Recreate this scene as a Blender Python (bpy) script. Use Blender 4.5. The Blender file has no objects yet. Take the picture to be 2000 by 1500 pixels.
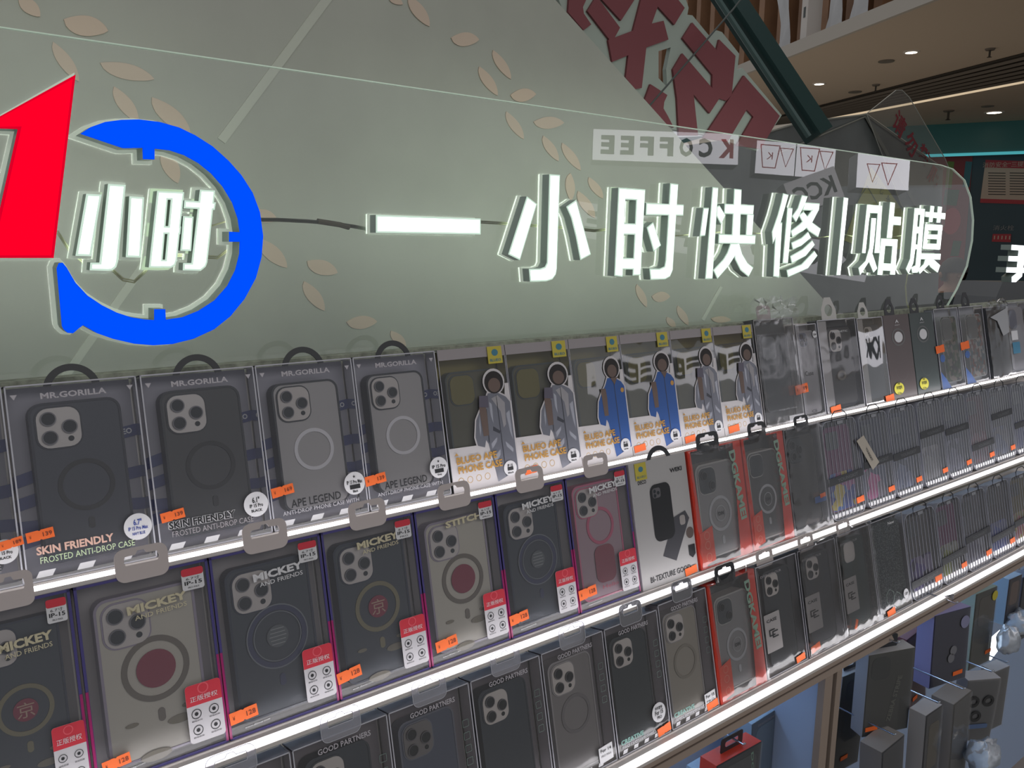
import bpy, math, random
from mathutils import Vector, Matrix
from mathutils.geometry import tessellate_polygon
random.seed(7)
R = math.radians
SC = bpy.context.scene
COL = SC.collection

# ------------------------------------------------------------------ camera
F = 1600.0
EYE = 1.65
def _n(v):
    return v.normalized()
CX = _n(Vector((2064, -250, F)))                       # world X seen by the camera (x right, y down, z forward)
_t = 0.1739
CG = _n(Vector(((250 - F * _t) / 2064, 1, _t)))        # world down
CN = CX.cross(CG)                                      # world Y (into the display)
CZ = -CG
CB = _n(Vector((250 / 2064, 1, 0)))                    # downward along the leaning product fronts
TH = math.acos(max(-1, min(1, CB.dot(CG))))            # lean of the product rows
CM = CX.cross(CB)
cam_d = bpy.data.cameras.new('camera')
cam_d.sensor_width = 36
cam_d.lens = F / 2000 * 36
cam_d.clip_start = 0.02
cam_d.clip_end = 200
cam = bpy.data.objects.new('camera', cam_d)
COL.objects.link(cam)
cam.matrix_world = Matrix((
    (CX.x, -CX.y, -CX.z, 0), (CN.x, -CN.y, -CN.z, 0), (CZ.x, -CZ.y, -CZ.z, EYE), (0, 0, 0, 1)))
SC.camera = cam
SC.view_settings.view_transform = 'Standard'
SC.view_settings.look = 'None'
SC.view_settings.gamma = 1
SC.view_settings.exposure = 0
SC.cycles.transparent_max_bounces = 24
SC.cycles.max_bounces = 8
SC.cycles.use_denoising = True

# ------------------------------------------------------------------ world and large lights
W = bpy.data.worlds.new('mall_air')
SC.world = W
W.use_nodes = True
W.node_tree.nodes['Background'].inputs[0].default_value = (0.93, 0.95, 1.0, 1)
W.node_tree.nodes['Background'].inputs[1].default_value = 0.36
def area(name, loc, rot, sx, sy, power, color):
    d = bpy.data.lights.new(name, 'AREA')
    d.shape = 'RECTANGLE'; d.size = sx; d.size_y = sy; d.energy = power; d.color = color
    o = bpy.data.objects.new(name, d); COL.objects.link(o)
    o.location = loc; o.rotation_euler = rot
    return o
area('ceiling_fill_light', (1.0, -3.0, 3.8), (R(35), 0, 0), 5, 1.5, 40, (1.0, 0.95, 0.88))  # unseen area light added behind the camera as general fill
area('ceiling_fill_light', (7.0, 7.0, 3.9), (0, 0, 0), 8, 8, 90, (1.0, 0.86, 0.70))  # broad warm area light below the ceiling; no panel is built
area('added_ceiling_uplight', (9.0, 8.0, 0.9), (R(180), 0, 0), 7, 7, 26, (1.0, 0.92, 0.84))  # unseen area light added to brighten the ceiling, not a shopfront lamp

# ------------------------------------------------------------------ geometry of the view
def ray(px, py):
    p = Vector((px - 1000, py - 750, F))
    return Vector((p.dot(CX), p.dot(CN), p.dot(CZ)))
def aty(px, py, y):                                    # on the vertical plane Y = y
    d = ray(px, py); k = y / d.y
    return Vector((d.x * k, y, EYE + d.z * k))
def atz(px, py, z):                                    # on the level plane Z = z
    d = ray(px, py); k = (z - EYE) / d.z
    return Vector((d.x * k, d.y * k, z))
def atd(px, py, dist):                                 # at a distance in front
    d = ray(px, py)
    return d * (dist / F) + Vector((0, 0, EYE))
def lean(s, t, m):                                     # rows frame -> world
    return Vector((s, -t * math.sin(TH) + m * math.cos(TH), EYE - t * math.cos(TH) - m * math.sin(TH)))
def s_at(px, t, m):
    a = px - 1000
    c = CB * t + CM * m
    return (a * c.z - c.x * F) / (CX.x * F - a * CX.z)

# ------------------------------------------------------------------ materials
def lin(c):
    return tuple(((x / 255 + 0.055) / 1.055) ** 2.4 if x > 10 else x / 255 / 12.92 for x in c)
MATS = {}
def mat(name, c, rough=0.5, metal=0.0, emit=0.0, ecol=None, alpha=None, bump=0, bscale=60, raw=False, spec=0.5, var=0.0):
    if name in MATS: return MATS[name]
    m = bpy.data.materials.new(name); m.use_nodes = True
    nt = m.node_tree; b = nt.nodes['Principled BSDF']
    col = tuple(c) if raw else lin(c)
    b.inputs['Base Color'].default_value = (*col, 1)
    b.inputs['Roughness'].default_value = rough
    b.inputs['Metallic'].default_value = metal
    b.inputs['Specular IOR Level'].default_value = spec
    if emit:
        b.inputs['Emission Color'].default_value = (*(ecol if ecol else col), 1)
        b.inputs['Emission Strength'].default_value = emit
    tc = None
    if bump or var:
        tc = nt.nodes.new('ShaderNodeTexCoord')
        no = nt.nodes.new('ShaderNodeTexNoise'); no.inputs['Scale'].default_value = bscale
        no.inputs['Detail'].default_value = 4
        nt.links.new(tc.outputs['Object'], no.inputs['Vector'])
        if bump:
            bu = nt.nodes.new('ShaderNodeBump'); bu.inputs['Strength'].default_value = bump
            bu.inputs['Distance'].default_value = 0.002
            nt.links.new(no.outputs['Fac'], bu.inputs['Height'])
            nt.links.new(bu.outputs['Normal'], b.inputs['Normal'])
        if var:
            mp = nt.nodes.new('ShaderNodeMapRange')
            mp.inputs['From Min'].default_value = 0.3; mp.inputs['From Max'].default_value = 0.7
            mp.inputs['To Min'].default_value = 1 - var; mp.inputs['To Max'].default_value = 1 + var
            vm = nt.nodes.new('ShaderNodeVectorMath'); vm.operation = 'SCALE'
            vm.inputs[0].default_value = col
            nt.links.new(no.outputs['Fac'], mp.inputs['Value'])
            nt.links.new(mp.outputs['Result'], vm.inputs['Scale'])
            nt.links.new(vm.outputs['Vector'], b.inputs['Base Color'])
    MATS[name] = m
    return m
def film(name, tint=(1, 1, 1), haze=0.06, hcol=(0.8, 0.8, 0.8), gloss=1.0, rough=0.04, wav=0.0, wscale=18, fres=1.45, stretch=None):
    if name in MATS: return MATS[name]
    m = bpy.data.materials.new(name); m.use_nodes = True
    nt = m.node_tree; nt.nodes.clear()
    o = nt.nodes.new('ShaderNodeOutputMaterial')
    tr = nt.nodes.new('ShaderNodeBsdfTransparent'); tr.inputs[0].default_value = (*tint, 1)
    di = nt.nodes.new('ShaderNodeBsdfDiffuse'); di.inputs[0].default_value = (*hcol, 1)
    gl = nt.nodes.new('ShaderNodeBsdfGlossy'); gl.inputs['Roughness'].default_value = rough
    m1 = nt.nodes.new('ShaderNodeMixShader'); m1.inputs[0].default_value = haze
    m2 = nt.nodes.new('ShaderNodeMixShader')
    fr = nt.nodes.new('ShaderNodeFresnel'); fr.inputs[0].default_value = fres
    mu = nt.nodes.new('ShaderNodeMath'); mu.operation = 'MULTIPLY'; mu.inputs[1].default_value = gloss
    nt.links.new(tr.outputs[0], m1.inputs[1]); nt.links.new(di.outputs[0], m1.inputs[2])
    nt.links.new(fr.outputs[0], mu.inputs[0]); nt.links.new(mu.outputs[0], m2.inputs[0])
    nt.links.new(m1.outputs[0], m2.inputs[1]); nt.links.new(gl.outputs[0], m2.inputs[2])
    nt.links.new(m2.outputs[0], o.inputs[0])
    if wav:
        tc = nt.nodes.new('ShaderNodeTexCoord'); no = nt.nodes.new('ShaderNodeTexNoise')
        no.inputs['Scale'].default_value = wscale
        mpg = nt.nodes.new('ShaderNodeMapping')
        if stretch: mpg.inputs['Scale'].default_value = stretch
        bu = nt.nodes.new('ShaderNodeBump'); bu.inputs['Strength'].default_value = wav
        bu.inputs['Distance'].default_value = 0.01
        nt.links.new(tc.outputs['Object'], mpg.inputs[0]); nt.links.new(mpg.outputs[0], no.inputs['Vector'])
        nt.links.new(no.outputs['Fac'], bu.inputs['Height'])
        nt.links.new(bu.outputs['Normal'], gl.inputs['Normal']); nt.links.new(bu.outputs['Normal'], fr.inputs['Normal'])
    MATS[name] = m
    return m
def emis(name, col, s):
    if name in MATS: return MATS[name]
    m = bpy.data.materials.new(name); m.use_nodes = True
    nt = m.node_tree; nt.nodes.clear()
    o = nt.nodes.new('ShaderNodeOutputMaterial'); e = nt.nodes.new('ShaderNodeEmission')
    e.inputs[0].default_value = (*col, 1); e.inputs[1].default_value = s
    nt.links.new(e.outputs[0], o.inputs[0]); MATS[name] = m
    return m
def pattern(name, cols, scale=60, rough=0.5):
    if name in MATS: return MATS[name]
    m = bpy.data.materials.new(name); m.use_nodes = True
    nt = m.node_tree; b = nt.nodes['Principled BSDF']; b.inputs['Roughness'].default_value = rough
    tc = nt.nodes.new('ShaderNodeTexCoord'); v = nt.nodes.new('ShaderNodeTexVoronoi'); sp = nt.nodes.new('ShaderNodeSeparateColor')
    v.inputs['Scale'].default_value = scale
    r = nt.nodes.new('ShaderNodeValToRGB'); r.color_ramp.interpolation = 'CONSTANT'
    el = r.color_ramp.elements
    n = len(cols)
    while len(el) < n: el.new(0.5)
    for i, c in enumerate(cols):
        el[i].position = i / n
        el[i].color = (*lin(c), 1)
    nt.links.new(tc.outputs['Object'], v.inputs['Vector'])
    nt.links.new(v.outputs['Color'], sp.inputs[0]); nt.links.new(sp.outputs[0], r.inputs[0]); nt.links.new(r.outputs[0], b.inputs['Base Color'])
    MATS[name] = m
    return m

# ------------------------------------------------------------------ mesh builder
_TX = {}
def text_geo(body, bold=0.0):
    k = (body, bold)
    if k in _TX: return _TX[k]
    c = bpy.data.curves.new('lettering', 'FONT'); c.body = body; c.offset = bold; c.resolution_u = 2
    o = bpy.data.objects.new('lettering', c); COL.objects.link(o)
    me = bpy.data.meshes.new_from_object(o)
    vs = [(v.co.x, v.co.y) for v in me.vertices]
    fs = [tuple(p.vertices) for p in me.polygons if p.normal.z > 0]
    bpy.data.objects.remove(o); bpy.data.curves.remove(c); bpy.data.meshes.remove(me)
    xs = [v[0] for v in vs]; ys = [v[1] for v in vs]
    x0, x1, y0, y1 = min(xs), max(xs), min(ys), max(ys)
    used = sorted({i for f in fs for i in f}); mp = {i: j for j, i in enumerate(used)}
    vs = [((vs[i][0] - x0) / (x1 - x0) - .5, (vs[i][1] - y0) / (y1 - y0) - .5) for i in used]
    fs = [tuple(mp[i] for i in f) for f in fs]
    _TX[k] = (vs, fs)
    return _TX[k]
def rrect(x0, z0, x1, z1, r, n=5):
    r = min(r, (x1 - x0) / 2.001, (z1 - z0) / 2.001)
    P = []
    for cx, cz, a0 in ((x1 - r, z1 - r, 0), (x0 + r, z1 - r, 90), (x0 + r, z0 + r, 180), (x1 - r, z0 + r, 270)):
        for i in range(n + 1):
            a = R(a0 + 90 * i / n)
            P.append((cx + r * math.cos(a), cz + r * math.sin(a)))
    return P
def circ(cx, cz, r, n=24, a0=0, a1=360, rz=None):
    rz = rz or r
    m = n if a1 - a0 >= 360 else n + 1
    return [(cx + r * math.cos(R(a0 + (a1 - a0) * i / n)), cz + rz * math.sin(R(a0 + (a1 - a0) * i / n))) for i in range(m)]
def arc_band(cx, cz, r0, r1, a0, a1, n=20):
    return circ(cx, cz, r1, n, a0, a1 if a1 - a0 < 360 else a1 - .01) + circ(cx, cz, r0, n, a0, a1 if a1 - a0 < 360 else a1 - .01)[::-1]
def sgn(P):
    return sum(P[i][0] * P[(i + 1) % len(P)][1] - P[(i + 1) % len(P)][0] * P[i][1] for i in range(len(P)))
def offset(P, d):
    if sgn(P) < 0: P = P[::-1]
    out = []; n = len(P)
    for i in range(n):
        a = Vector(P[i - 1]); b = Vector(P[i]); c = Vector(P[(i + 1) % n])
        e1 = (b - a); e2 = (c - b)
        if e1.length < 1e-9 or e2.length < 1e-9: out.append(tuple(b)); continue
        e1.normalize(); e2.normalize()
        n1 = Vector((e1.y, -e1.x)); n2 = Vector((e2.y, -e2.x))
        k = n1 + n2
        q = 1 + n1.dot(n2)
        if q < .35: q = .35
        out.append((b.x + k.x * d / q, b.y + k.y * d / q))
    return out
class MB:
    def __init__(s):
        s.v = []; s.f = []; s.fm = []; s.ms = []
    def mi(s, m):
        if m not in s.ms: s.ms.append(m)
        return s.ms.index(m)
    def add(s, vs, fs, m):
        k = len(s.v); s.v += [tuple(v) for v in vs]; i = s.mi(m)
        for f in fs: s.f.append(tuple(k + a for a in f)); s.fm.append(i)
        return s
    def box(s, a, b, m):
        x0, y0, z0 = a; x1, y1, z1 = b
        vs = [(x0, y0, z0), (x1, y0, z0), (x1, y1, z0), (x0, y1, z0), (x0, y0, z1), (x1, y0, z1), (x1, y1, z1), (x0, y1, z1)]
        return s.add(vs, [(0, 3, 2, 1), (4, 5, 6, 7), (0, 1, 5, 4), (1, 2, 6, 5), (2, 3, 7, 6), (3, 0, 4, 7)], m)
    def prism(s, P, y0, y1, m, holes=(), side=None, back=True):          # P in the xz plane, front at y0 (towards the viewer)
        loops = [P] + list(holes)
        loops = [L if (sgn(L) > 0) == (i == 0) else L[::-1] for i, L in enumerate(loops)]
        flat = [p for L in loops for p in L]; n = len(flat)
        tr = tessellate_polygon([[Vector((p[0], p[1], 0)) for p in L] for L in loops])
        def up(t):
            a, b, c = (flat[i] for i in t)
            return t if (b[0] - a[0]) * (c[1] - a[1]) - (c[0] - a[0]) * (b[1] - a[1]) > 0 else (t[0], t[2], t[1])
        tr = [up(t) for t in tr]
        s.add([(p[0], y0, p[1]) for p in flat], tr, m)
        if y1 is None: return s
        vs = [(p[0], y0, p[1]) for p in flat] + [(p[0], y1, p[1]) for p in flat]
        fs = [] ; o = 0
        for L in loops:
            k = len(L)
            for i in range(k):
                j = (i + 1) % k
                fs.append((o + i, o + i + n, o + j + n, o + j))
            o += k
        s.add(vs, fs, side or m)
        if back: s.add([(p[0], y1, p[1]) for p in flat], [t[::-1] for t in tr], m)
        return s
    def flat(s, P, y, m, holes=()):
        return s.prism(P, y, None, m, holes)
    def text(s, body, cx, cz, w, h, y, m, ang=0, bold=0.0, shear=0.0):
        vs, fs = text_geo(body, bold)
        ca, sa = math.cos(R(ang)), math.sin(R(ang))
        out = []
        for a, b in vs:
            x = a * w + shear * b * h; z = b * h
            out.append((cx + x * ca - z * sa, y, cz + x * sa + z * ca))
        return s.add(out, fs, m)
    def tube(s, pts, r, m, n=6, closed=False):
        pts = [Vector(p) for p in pts]; K = len(pts); vs = []
        for i, p in enumerate(pts):
            a = pts[i - 1] if (i or closed) else p
            b = pts[(i + 1) % K] if (i < K - 1 or closed) else p
            t = (b - a).normalized()
            u = t.cross(Vector((0, 0, 1)) if abs(t.z) < .9 else Vector((1, 0, 0))).normalized(); w = t.cross(u)
            for j in range(n):
                q = 2 * math.pi * j / n
                vs.append(p + (u * math.cos(q) + w * math.sin(q)) * r)
        fs = []
        for i in range(K if closed else K - 1):
            for j in range(n):
                a = i * n + j; b = i * n + (j + 1) % n; c = ((i + 1) % K) * n + (j + 1) % n; d = ((i + 1) % K) * n + j
                fs.append((a, b, c, d))
        if not closed: fs += [tuple(range(n))[::-1], tuple(range((K - 1) * n, K * n))]
        return s.add(vs, fs, m)
    def lathe(s, prof, m, n=24, c=(0, 0, 0), axis='z'):
        vs = []
        for r, h in prof:
            for j in range(n):
                q = 2 * math.pi * j / n
                p = (r * math.cos(q), r * math.sin(q), h) if axis == 'z' else (r * math.cos(q), h, r * math.sin(q))
                vs.append((p[0] + c[0], p[1] + c[1], p[2] + c[2]))
        fs = []
        for i in range(len(prof) - 1):
            for j in range(n):
                f = (i * n + j, i * n + (j + 1) % n, (i + 1) * n + (j + 1) % n, (i + 1) * n + j)
                fs.append(f if axis == 'z' else f[::-1])
        return s.add(vs, fs, m)
    def build(s, name, parent=None, smooth=False, matrix=None):
        me = bpy.data.meshes.new(name); me.from_pydata(s.v, [], s.f)
        for m in s.ms: me.materials.append(m)
        me.polygons.foreach_set('material_index', s.fm)
        if smooth: me.polygons.foreach_set('use_smooth', [True] * len(s.f))
        me.update()
        o = bpy.data.objects.new(name, me); COL.objects.link(o)
        if parent: o.parent = parent
        if matrix: o.matrix_world = matrix
        return o
def tag(o, label=None, cat=None, group=None, kind=None):
    if label: o['label'] = label
    if cat: o['category'] = cat
    if group: o['group'] = group
    if kind: o['kind'] = kind
    return o
def empty(name, loc, rot=(0, 0, 0)):
    o = bpy.data.objects.new(name, None); COL.objects.link(o)
    o.empty_display_size = 0.02
    o.location = loc; o.rotation_euler = rot
    return o
def struct(name, mb): return tag(mb.build(name), kind='structure')

# ================================================================== the display stand
Dk = [0.90, 0.86, 0.82, 0.785]
TOP = [-0.0605 * 0.90, 0.1618 * 0.86, 0.422 * 0.82]
BOT = [0.148 * 0.90, 0.380 * 0.86, 0.630 * 0.82]
XL, XR = -1.1, 5.2
white_lam = mat('white_laminate', (196, 190, 186), 0.45)
beige = mat('beige_laminate', (150, 134, 122), 0.5, bump=.05)
led = emis('led_diffuser', (1.0, 0.97, 1.0), 5.6)
stand = empty('display_stand', lean(0, BOT[2], Dk[2]) * 1.0)
stand.location = (1.5, 0.9, 0)
tag(stand, 'long white stepped display stand with glowing light strips under three rows of phone cases', 'display stand')
def lbox(mb, x0, x1, t0, t1, m0, m1, m):
    o = stand.location
    vs = [lean(x, t, q) - o for x, t, q in ((x0, t1, m0), (x1, t1, m0), (x1, t1, m1), (x0, t1, m1), (x0, t0, m0), (x1, t0, m0), (x1, t0, m1), (x0, t0, m1))]
    mb.add(vs, [(0, 3, 2, 1), (4, 5, 6, 7), (0, 1, 5, 4), (1, 2, 6, 5), (2, 3, 7, 6), (3, 0, 4, 7)], m)
clear_lip = film('clear_ledge_lip', (.95, .96, 1), .10, (.9, .9, .95), 1.0, .08)
for k in range(3):
    m = MB(); lbox(m, XL, XR, BOT[k] + .0015, BOT[k] + .0055, Dk[k + 1] + .003, Dk[k] + .034, white_lam)
    lbox(m, XL, XR, BOT[k] - .0005, BOT[k] + .0015, Dk[k] - .003, Dk[k] + .034, white_lam)
    m.build('shelf_ledge', stand)
    m = MB(); lbox(m, XL, XR, BOT[k] - .0008, BOT[k] + .0013, Dk[k + 1] + .005, Dk[k + 1] + .005 + (Dk[k] - Dk[k + 1] - .01) * .5, led)
    m.build('light_strip', stand)
    m = MB(); lbox(m, XL, XR, TOP[k] + .004, BOT[k] - .001, Dk[k] + .031, Dk[k] + .034, white_lam)
    m.build('back_board', stand)
m = MB(); lbox(m, XL, XR, BOT[2] + .0055, BOT[2] + .0235, Dk[3] + .002, Dk[3] + .016, beige)
lbox(m, XL, XR, BOT[2] + .011, BOT[2] + .0125, Dk[3] + .0005, Dk[3] + .003, mat('seam_brown', (88, 74, 66)))
m.build('front_rail', stand)
pf = lean(0, BOT[2] + .0235, Dk[3] + .002); YF = pf.y; ZF = pf.z
ps = lean(0, TOP[0], Dk[0] + .034)
YS = 0.935; ZS = EYE - .1434
m = MB(); o = stand.location
m.box((XL - o.x, ps.y - .002 - o.y, ZS - .012 - .02), (XR - o.x, YS + .055 - o.y, ZS - .012), white_lam)
m.build('top_board', stand)
m = MB(); m.box((XL - o.x, YS - .003 - o.y - .004, ZS - .012), (XR - o.x, YS + .009 - o.y, ZS + .001), mat('glue_channel', (150, 155, 140), .6, bump=.6, bscale=90, var=.35))
m.build('sheet_channel', stand)
# lower cabinets
cab_blue = mat('pale_blue_panel', (158, 176, 205), .45)
def px_s(px, py, y): return aty(px, py, y).x
x_p1a = px_s(1614, 1306, YF); x_p1b = px_s(1629, 1300, YF); x_p2a = px_s(1637, 1296, YF); x_p2b = px_s(1647, 1292, YF)
for a, b in ((x_p1a, x_p1b), (x_p2a, x_p2b)):
    m = MB(); m.box((a - o.x, YF - o.y, 0), (b - o.x, YF + .012 - o.y, ZF), beige); m.build('cabinet_post', stand)
m = MB(); m.box((x_p1b - o.x, YF + .02 - o.y, 0), (x_p2a - o.x, YF + .03 - o.y, ZF), mat('gap_dark', (60, 60, 62)))
m.build('post_gap', stand)
m = MB(); m.box((XR - .02 - o.x, YF - o.y, 0), (XR - o.x, YF + .2 - o.y, ZF), beige)
m.build('cabinet_post', stand)
for a in (x_p1a + .002, x_p2b - .006):
    m = MB(); m.box((a - o.x, YF + .012 - o.y, 0), (a + .004 - o.x, YF + .19 - o.y, ZF), cab_blue); m.build('cabinet_side', stand)
YB = YF + .19
for a, b in ((XL, x_p1a), (x_p2b, XR)):
    m = MB(); m.box((a - o.x, YB - o.y, 0), (b - o.x, YB + .01 - o.y, ZF + .1), cab_blue)
    m.build('cabinet_back', stand)
m = MB(); m.box((XL - o.x, YF - o.y, .0), (XR - o.x, YF + .2 - o.y, .06), beige); m.build('plinth', stand)
under = emis('under_shelf_led', (.55, .75, 1.0), 7.0)
m = MB(); m.box((XL - o.x, YB - .03 - o.y, ZF + .004), (XR - o.x, YB - .012 - o.y, ZF + .012), under); m.build('cabinet_light', stand)

# ================================================================== sign sheet and glowing characters
shee = film('clear_acrylic', (.97, .985, .97), .06, (.85, .93, .87), 1.7, .0, fres=1.49)
edge = mat('acrylic_edge', (205, 225, 205), .3, emit=.12, ecol=(.8, 1, .85))
pa = aty(0, 50, YS); pb = aty(1250, 235, YS)
ztop = (pa.z + pb.z) / 2
P = [(-1.1, ZS - .012), (-1.1, ztop)]
for q in ((1838, 322), (1862, 330), (1885, 352), (1897, 385), (1902, 430), (1900, 470), (1890, 520), (1870, 565), (1850, 600)):
    a = aty(q[0], q[1], YS); P.append((a.x, min(a.z, ztop)))
P.append((P[-1][0] - .02, ZS - .012))
sheet = empty('acrylic_sheet', (1.0, YS, ZS - .012))
tag(sheet, 'large clear acrylic sheet with a rounded right end standing behind the top row of boxes', 'acrylic sheet')
m = MB(); PS = [(x - 1.0, z - ZS + .012) for x, z in P]
m.flat(PS, 0, shee)
m.build('clear_pane', sheet)
m = MB(); n = len(PS); OF = offset(PS, .0006); IN = offset(PS, -.0006)
m.prism(OF, -.0003, .0045, edge, holes=[IN])
m.build('pane_edge', sheet)

face_hot = emis('sign_face_white', (.93, 1.0, .95), 2.6)
face_rim = emis('sign_face_rim', (.72, .92, .78), .85)
side_m = mat('sign_side_frosted', (158, 172, 164), .45)
halo = emis('sign_halo', (.86, 1.0, .86), 8.0)
rear_clear = mat('sign_rear_acrylic', (205, 218, 200), .25, emit=.22, ecol=(.9, 1, .86))
def sign(name, strokes, label, cat='illuminated character', hot=face_hot, rim=face_rim, yf=YS - .022, depth=.015, ins=.0021, rearoff=.0014, group=None, hal=halo):
    S = [[aty(x, y, yf) for x, y in st] for st in strokes]
    xs = [p.x for st in S for p in st]; zs = [p.z for st in S for p in st]
    cx = (min(xs) + max(xs)) / 2; z0 = min(zs)
    e = empty(name, (cx, YS, z0))
    tag(e, label, cat, group)
    f = MB(); b = MB(); r = MB()
    for i, st in enumerate(S):
        Pq = [(p.x - cx, p.z - z0) for p in st]
        dy = i * .00002
        yl = yf - YS
        b.prism(Pq, yl + .0004 + dy, yl + depth, side_m)
        f.flat(offset(Pq, 0), yl - .0002 - dy, rim)
        if ins: f.flat(offset(Pq, -ins), yl - .0008 - dy, hot)
        Q = offset(Pq, rearoff)
        r.prism(Q, yl + depth, -.0016 - dy, rear_clear, back=False)
        r.add([(p[0], -.0015 - dy, p[1]) for p in (Q if sgn(Q) > 0 else Q[::-1])][::-1], [tuple(range(len(Q)))], hal)
    f.build('lit_face', e); b.build('letter_return', e); r.build('rear_plate', e)
    return e
def A(*q): return [(960 + x / 3.7037, 320 + y / 3.7037) for x, y in q]
def B(*q): return [(1460 + x / 4.762, 350 + y / 4.762) for x, y in q]
def Cc(*q): return [(120 + x / 6.25, 340 + y / 6.25) for x, y in q]
def Dd(*q): return [(80 + x / 3.191, 220 + y / 3.191) for x, y in q]
def Ee(*q): return [(x / 3.846, 130 + y / 3.846) for x, y in q]
sign('sign_character', [[(734, 419.6), (938.7, 426.8), (938.7, 458), (734, 454.5)]], 'glowing white single-stroke character, a long horizontal bar right of the blue ring')
sign('sign_character', [A((255,235),(328,290),(205,697),(120,655)),
    A((418,75),(495,80),(472,760),(465,800),(440,835),(395,850),(278,852),(270,760),(350,758),(385,745),(400,715)),
    A((540,310),(612,260),(718,655),(642,697),(610,530),(575,390))], 'glowing white three-stroke character next right of the long bar')
sign('sign_character', [A((918,172),(972,175),(948,818),(888,810)), A((1050,182),(1112,185),(1078,805),(1020,808)), A((918,172),(1112,185),(1108,266),(914,256)),
    A((908,428),(1100,434),(1094,514),(904,510)), A((898,680),(1085,682),(1082,765),(893,762)),
    A((1118,282),(1390,295),(1386,375),(1115,370)), A((1292,140),(1350,147),(1310,770),(1290,815),(1255,835),(1150,838),(1142,758),(1215,758),(1250,742),(1258,700)),
    A((1122,460),(1168,422),(1225,590),(1172,635))], 'glowing white character with a boxed left half, middle of the row over yellow-backed boxes')
sign('sign_character', [A((1532,318),(1572,318),(1545,520),(1505,525)), A((1598,168),(1640,172),(1598,832),(1545,832)), A((1628,310),(1648,300),(1692,372),(1660,440),(1625,375)),
    A((1755,180),(1808,186),(1795,560),(1735,560)), A((1685,288),(1898,298),(1892,370),(1682,362)), A((1848,360),(1896,365),(1885,520),(1838,520)),
    A((1643,508),(1910,515),(1905,582),(1640,576)), A((1728,575),(1790,575),(1765,660),(1710,745),(1633,832),(1602,768),(1675,690),(1705,640)),
    A((1745,580),(1790,570),(1812,650),(1850,715),(1893,750),(1858,818),(1800,770),(1760,690))], 'glowing white character with two sweeping legs, crossing the edge of the green panel')
sign('sign_character', [B((330,130),(382,145),(330,330),(310,400),(235,605),(225,490),(280,330),(310,220)), B((262,420),(322,400),(292,912),(238,905)), B((370,262),(418,268),(375,785),(325,782)),
    B((505,148),(560,158),(530,240),(450,400),(412,345),(465,270)), B((530,215),(670,225),(662,295),(510,290)), B((475,335),(520,300),(600,400),(680,460),(655,540),(570,485),(520,420)),
    B((595,290),(665,230),(655,300),(600,405),(520,480),(415,540),(400,480),(480,420),(550,350)), B((405,590),(500,545),(562,487),(590,545),(500,620),(420,655)),
    B((395,715),(510,650),(600,567),(625,610),(540,715),(410,783)), B((362,845),(500,790),(620,665),(650,710),(560,830),(375,912))], 'glowing white character with three slanting strokes, left of the thin upright bar')
sign('sign_character', [B((893,168),(935,175),(862,893),(825,893))], 'thin glowing white upright bar between two dense characters', ins=.001)
sign('sign_character', [B((1110,235),(1145,235),(1095,690),(1062,688)), B((1110,235),(1250,245),(1245,320),(1105,315)), B((1215,245),(1250,245),(1225,688),(1178,688)),
    B((1150,360),(1195,362),(1175,590),(1160,690),(1120,780),(1045,895),(1030,825),(1095,760),(1130,640)), B((1160,690),(1205,830),(1170,870),(1125,765)),
    B((1325,212),(1370,218),(1340,550),(1292,548)), B((1355,345),(1428,350),(1422,430),(1345,425)), B((1240,550),(1285,552),(1250,893),(1205,890)), B((1240,550),(1395,558),(1390,625),(1238,620)),
    B((1350,558),(1395,558),(1370,890),(1322,888)), B((1250,780),(1372,785),(1368,855),(1245,850))], 'glowing white dense character right of the thin upright bar', ins=.001)
sign('sign_character', [B((1552,268),(1590,268),(1560,640),(1540,780),(1495,882),(1470,835),(1510,740)), B((1552,268),(1648,275),(1645,335),(1548,330)), B((1610,275),(1648,275),(1605,800),(1580,870),(1530,872),(1520,820),(1560,800)),
    B((1560,440),(1610,442),(1605,505),(1552,505)), B((1545,605),(1600,607),(1596,655),(1540,650)), B((1652,300),(1840,315),(1835,375),(1648,350)),
    B((1700,245),(1735,250),(1718,400),(1682,400)), B((1768,252),(1808,256),(1790,405),(1755,405)), B((1650,415),(1682,418),(1660,650),(1625,645)),
    B((1650,415),(1812,425),(1810,480),(1645,475)), B((1775,425),(1812,425),(1790,655),(1752,650)), B((1660,510),(1785,515),(1782,562),(1655,556)), B((1635,595),(1785,600),(1782,658),(1628,650)),
    B((1605,690),(1795,692),(1790,750),(1598,745)), B((1650,745),(1720,740),(1680,800),(1600,882),(1580,840),(1635,790)), B((1690,740),(1735,750),(1790,800),(1765,870),(1700,820),(1670,770))],
    'glowing white dense character at the right end of the sign', ins=.001)
soft = emis('sign_face_soft_white', (.86, 1.0, .90), 1.7)
sign('sign_character', [Cc((302,240),(492,250),(362,1003),(170,998)), Cc((568,118),(785,132),(690,1070),(670,1135),(620,1175),(570,1182),(343,1175),(352,1080),(462,1080)), Cc((828,270),(1010,283),(968,1020),(785,1015))],
    'small glowing white slanted three-stroke character inside the blue ring', hot=soft, ins=.002, rearoff=.003)
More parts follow.
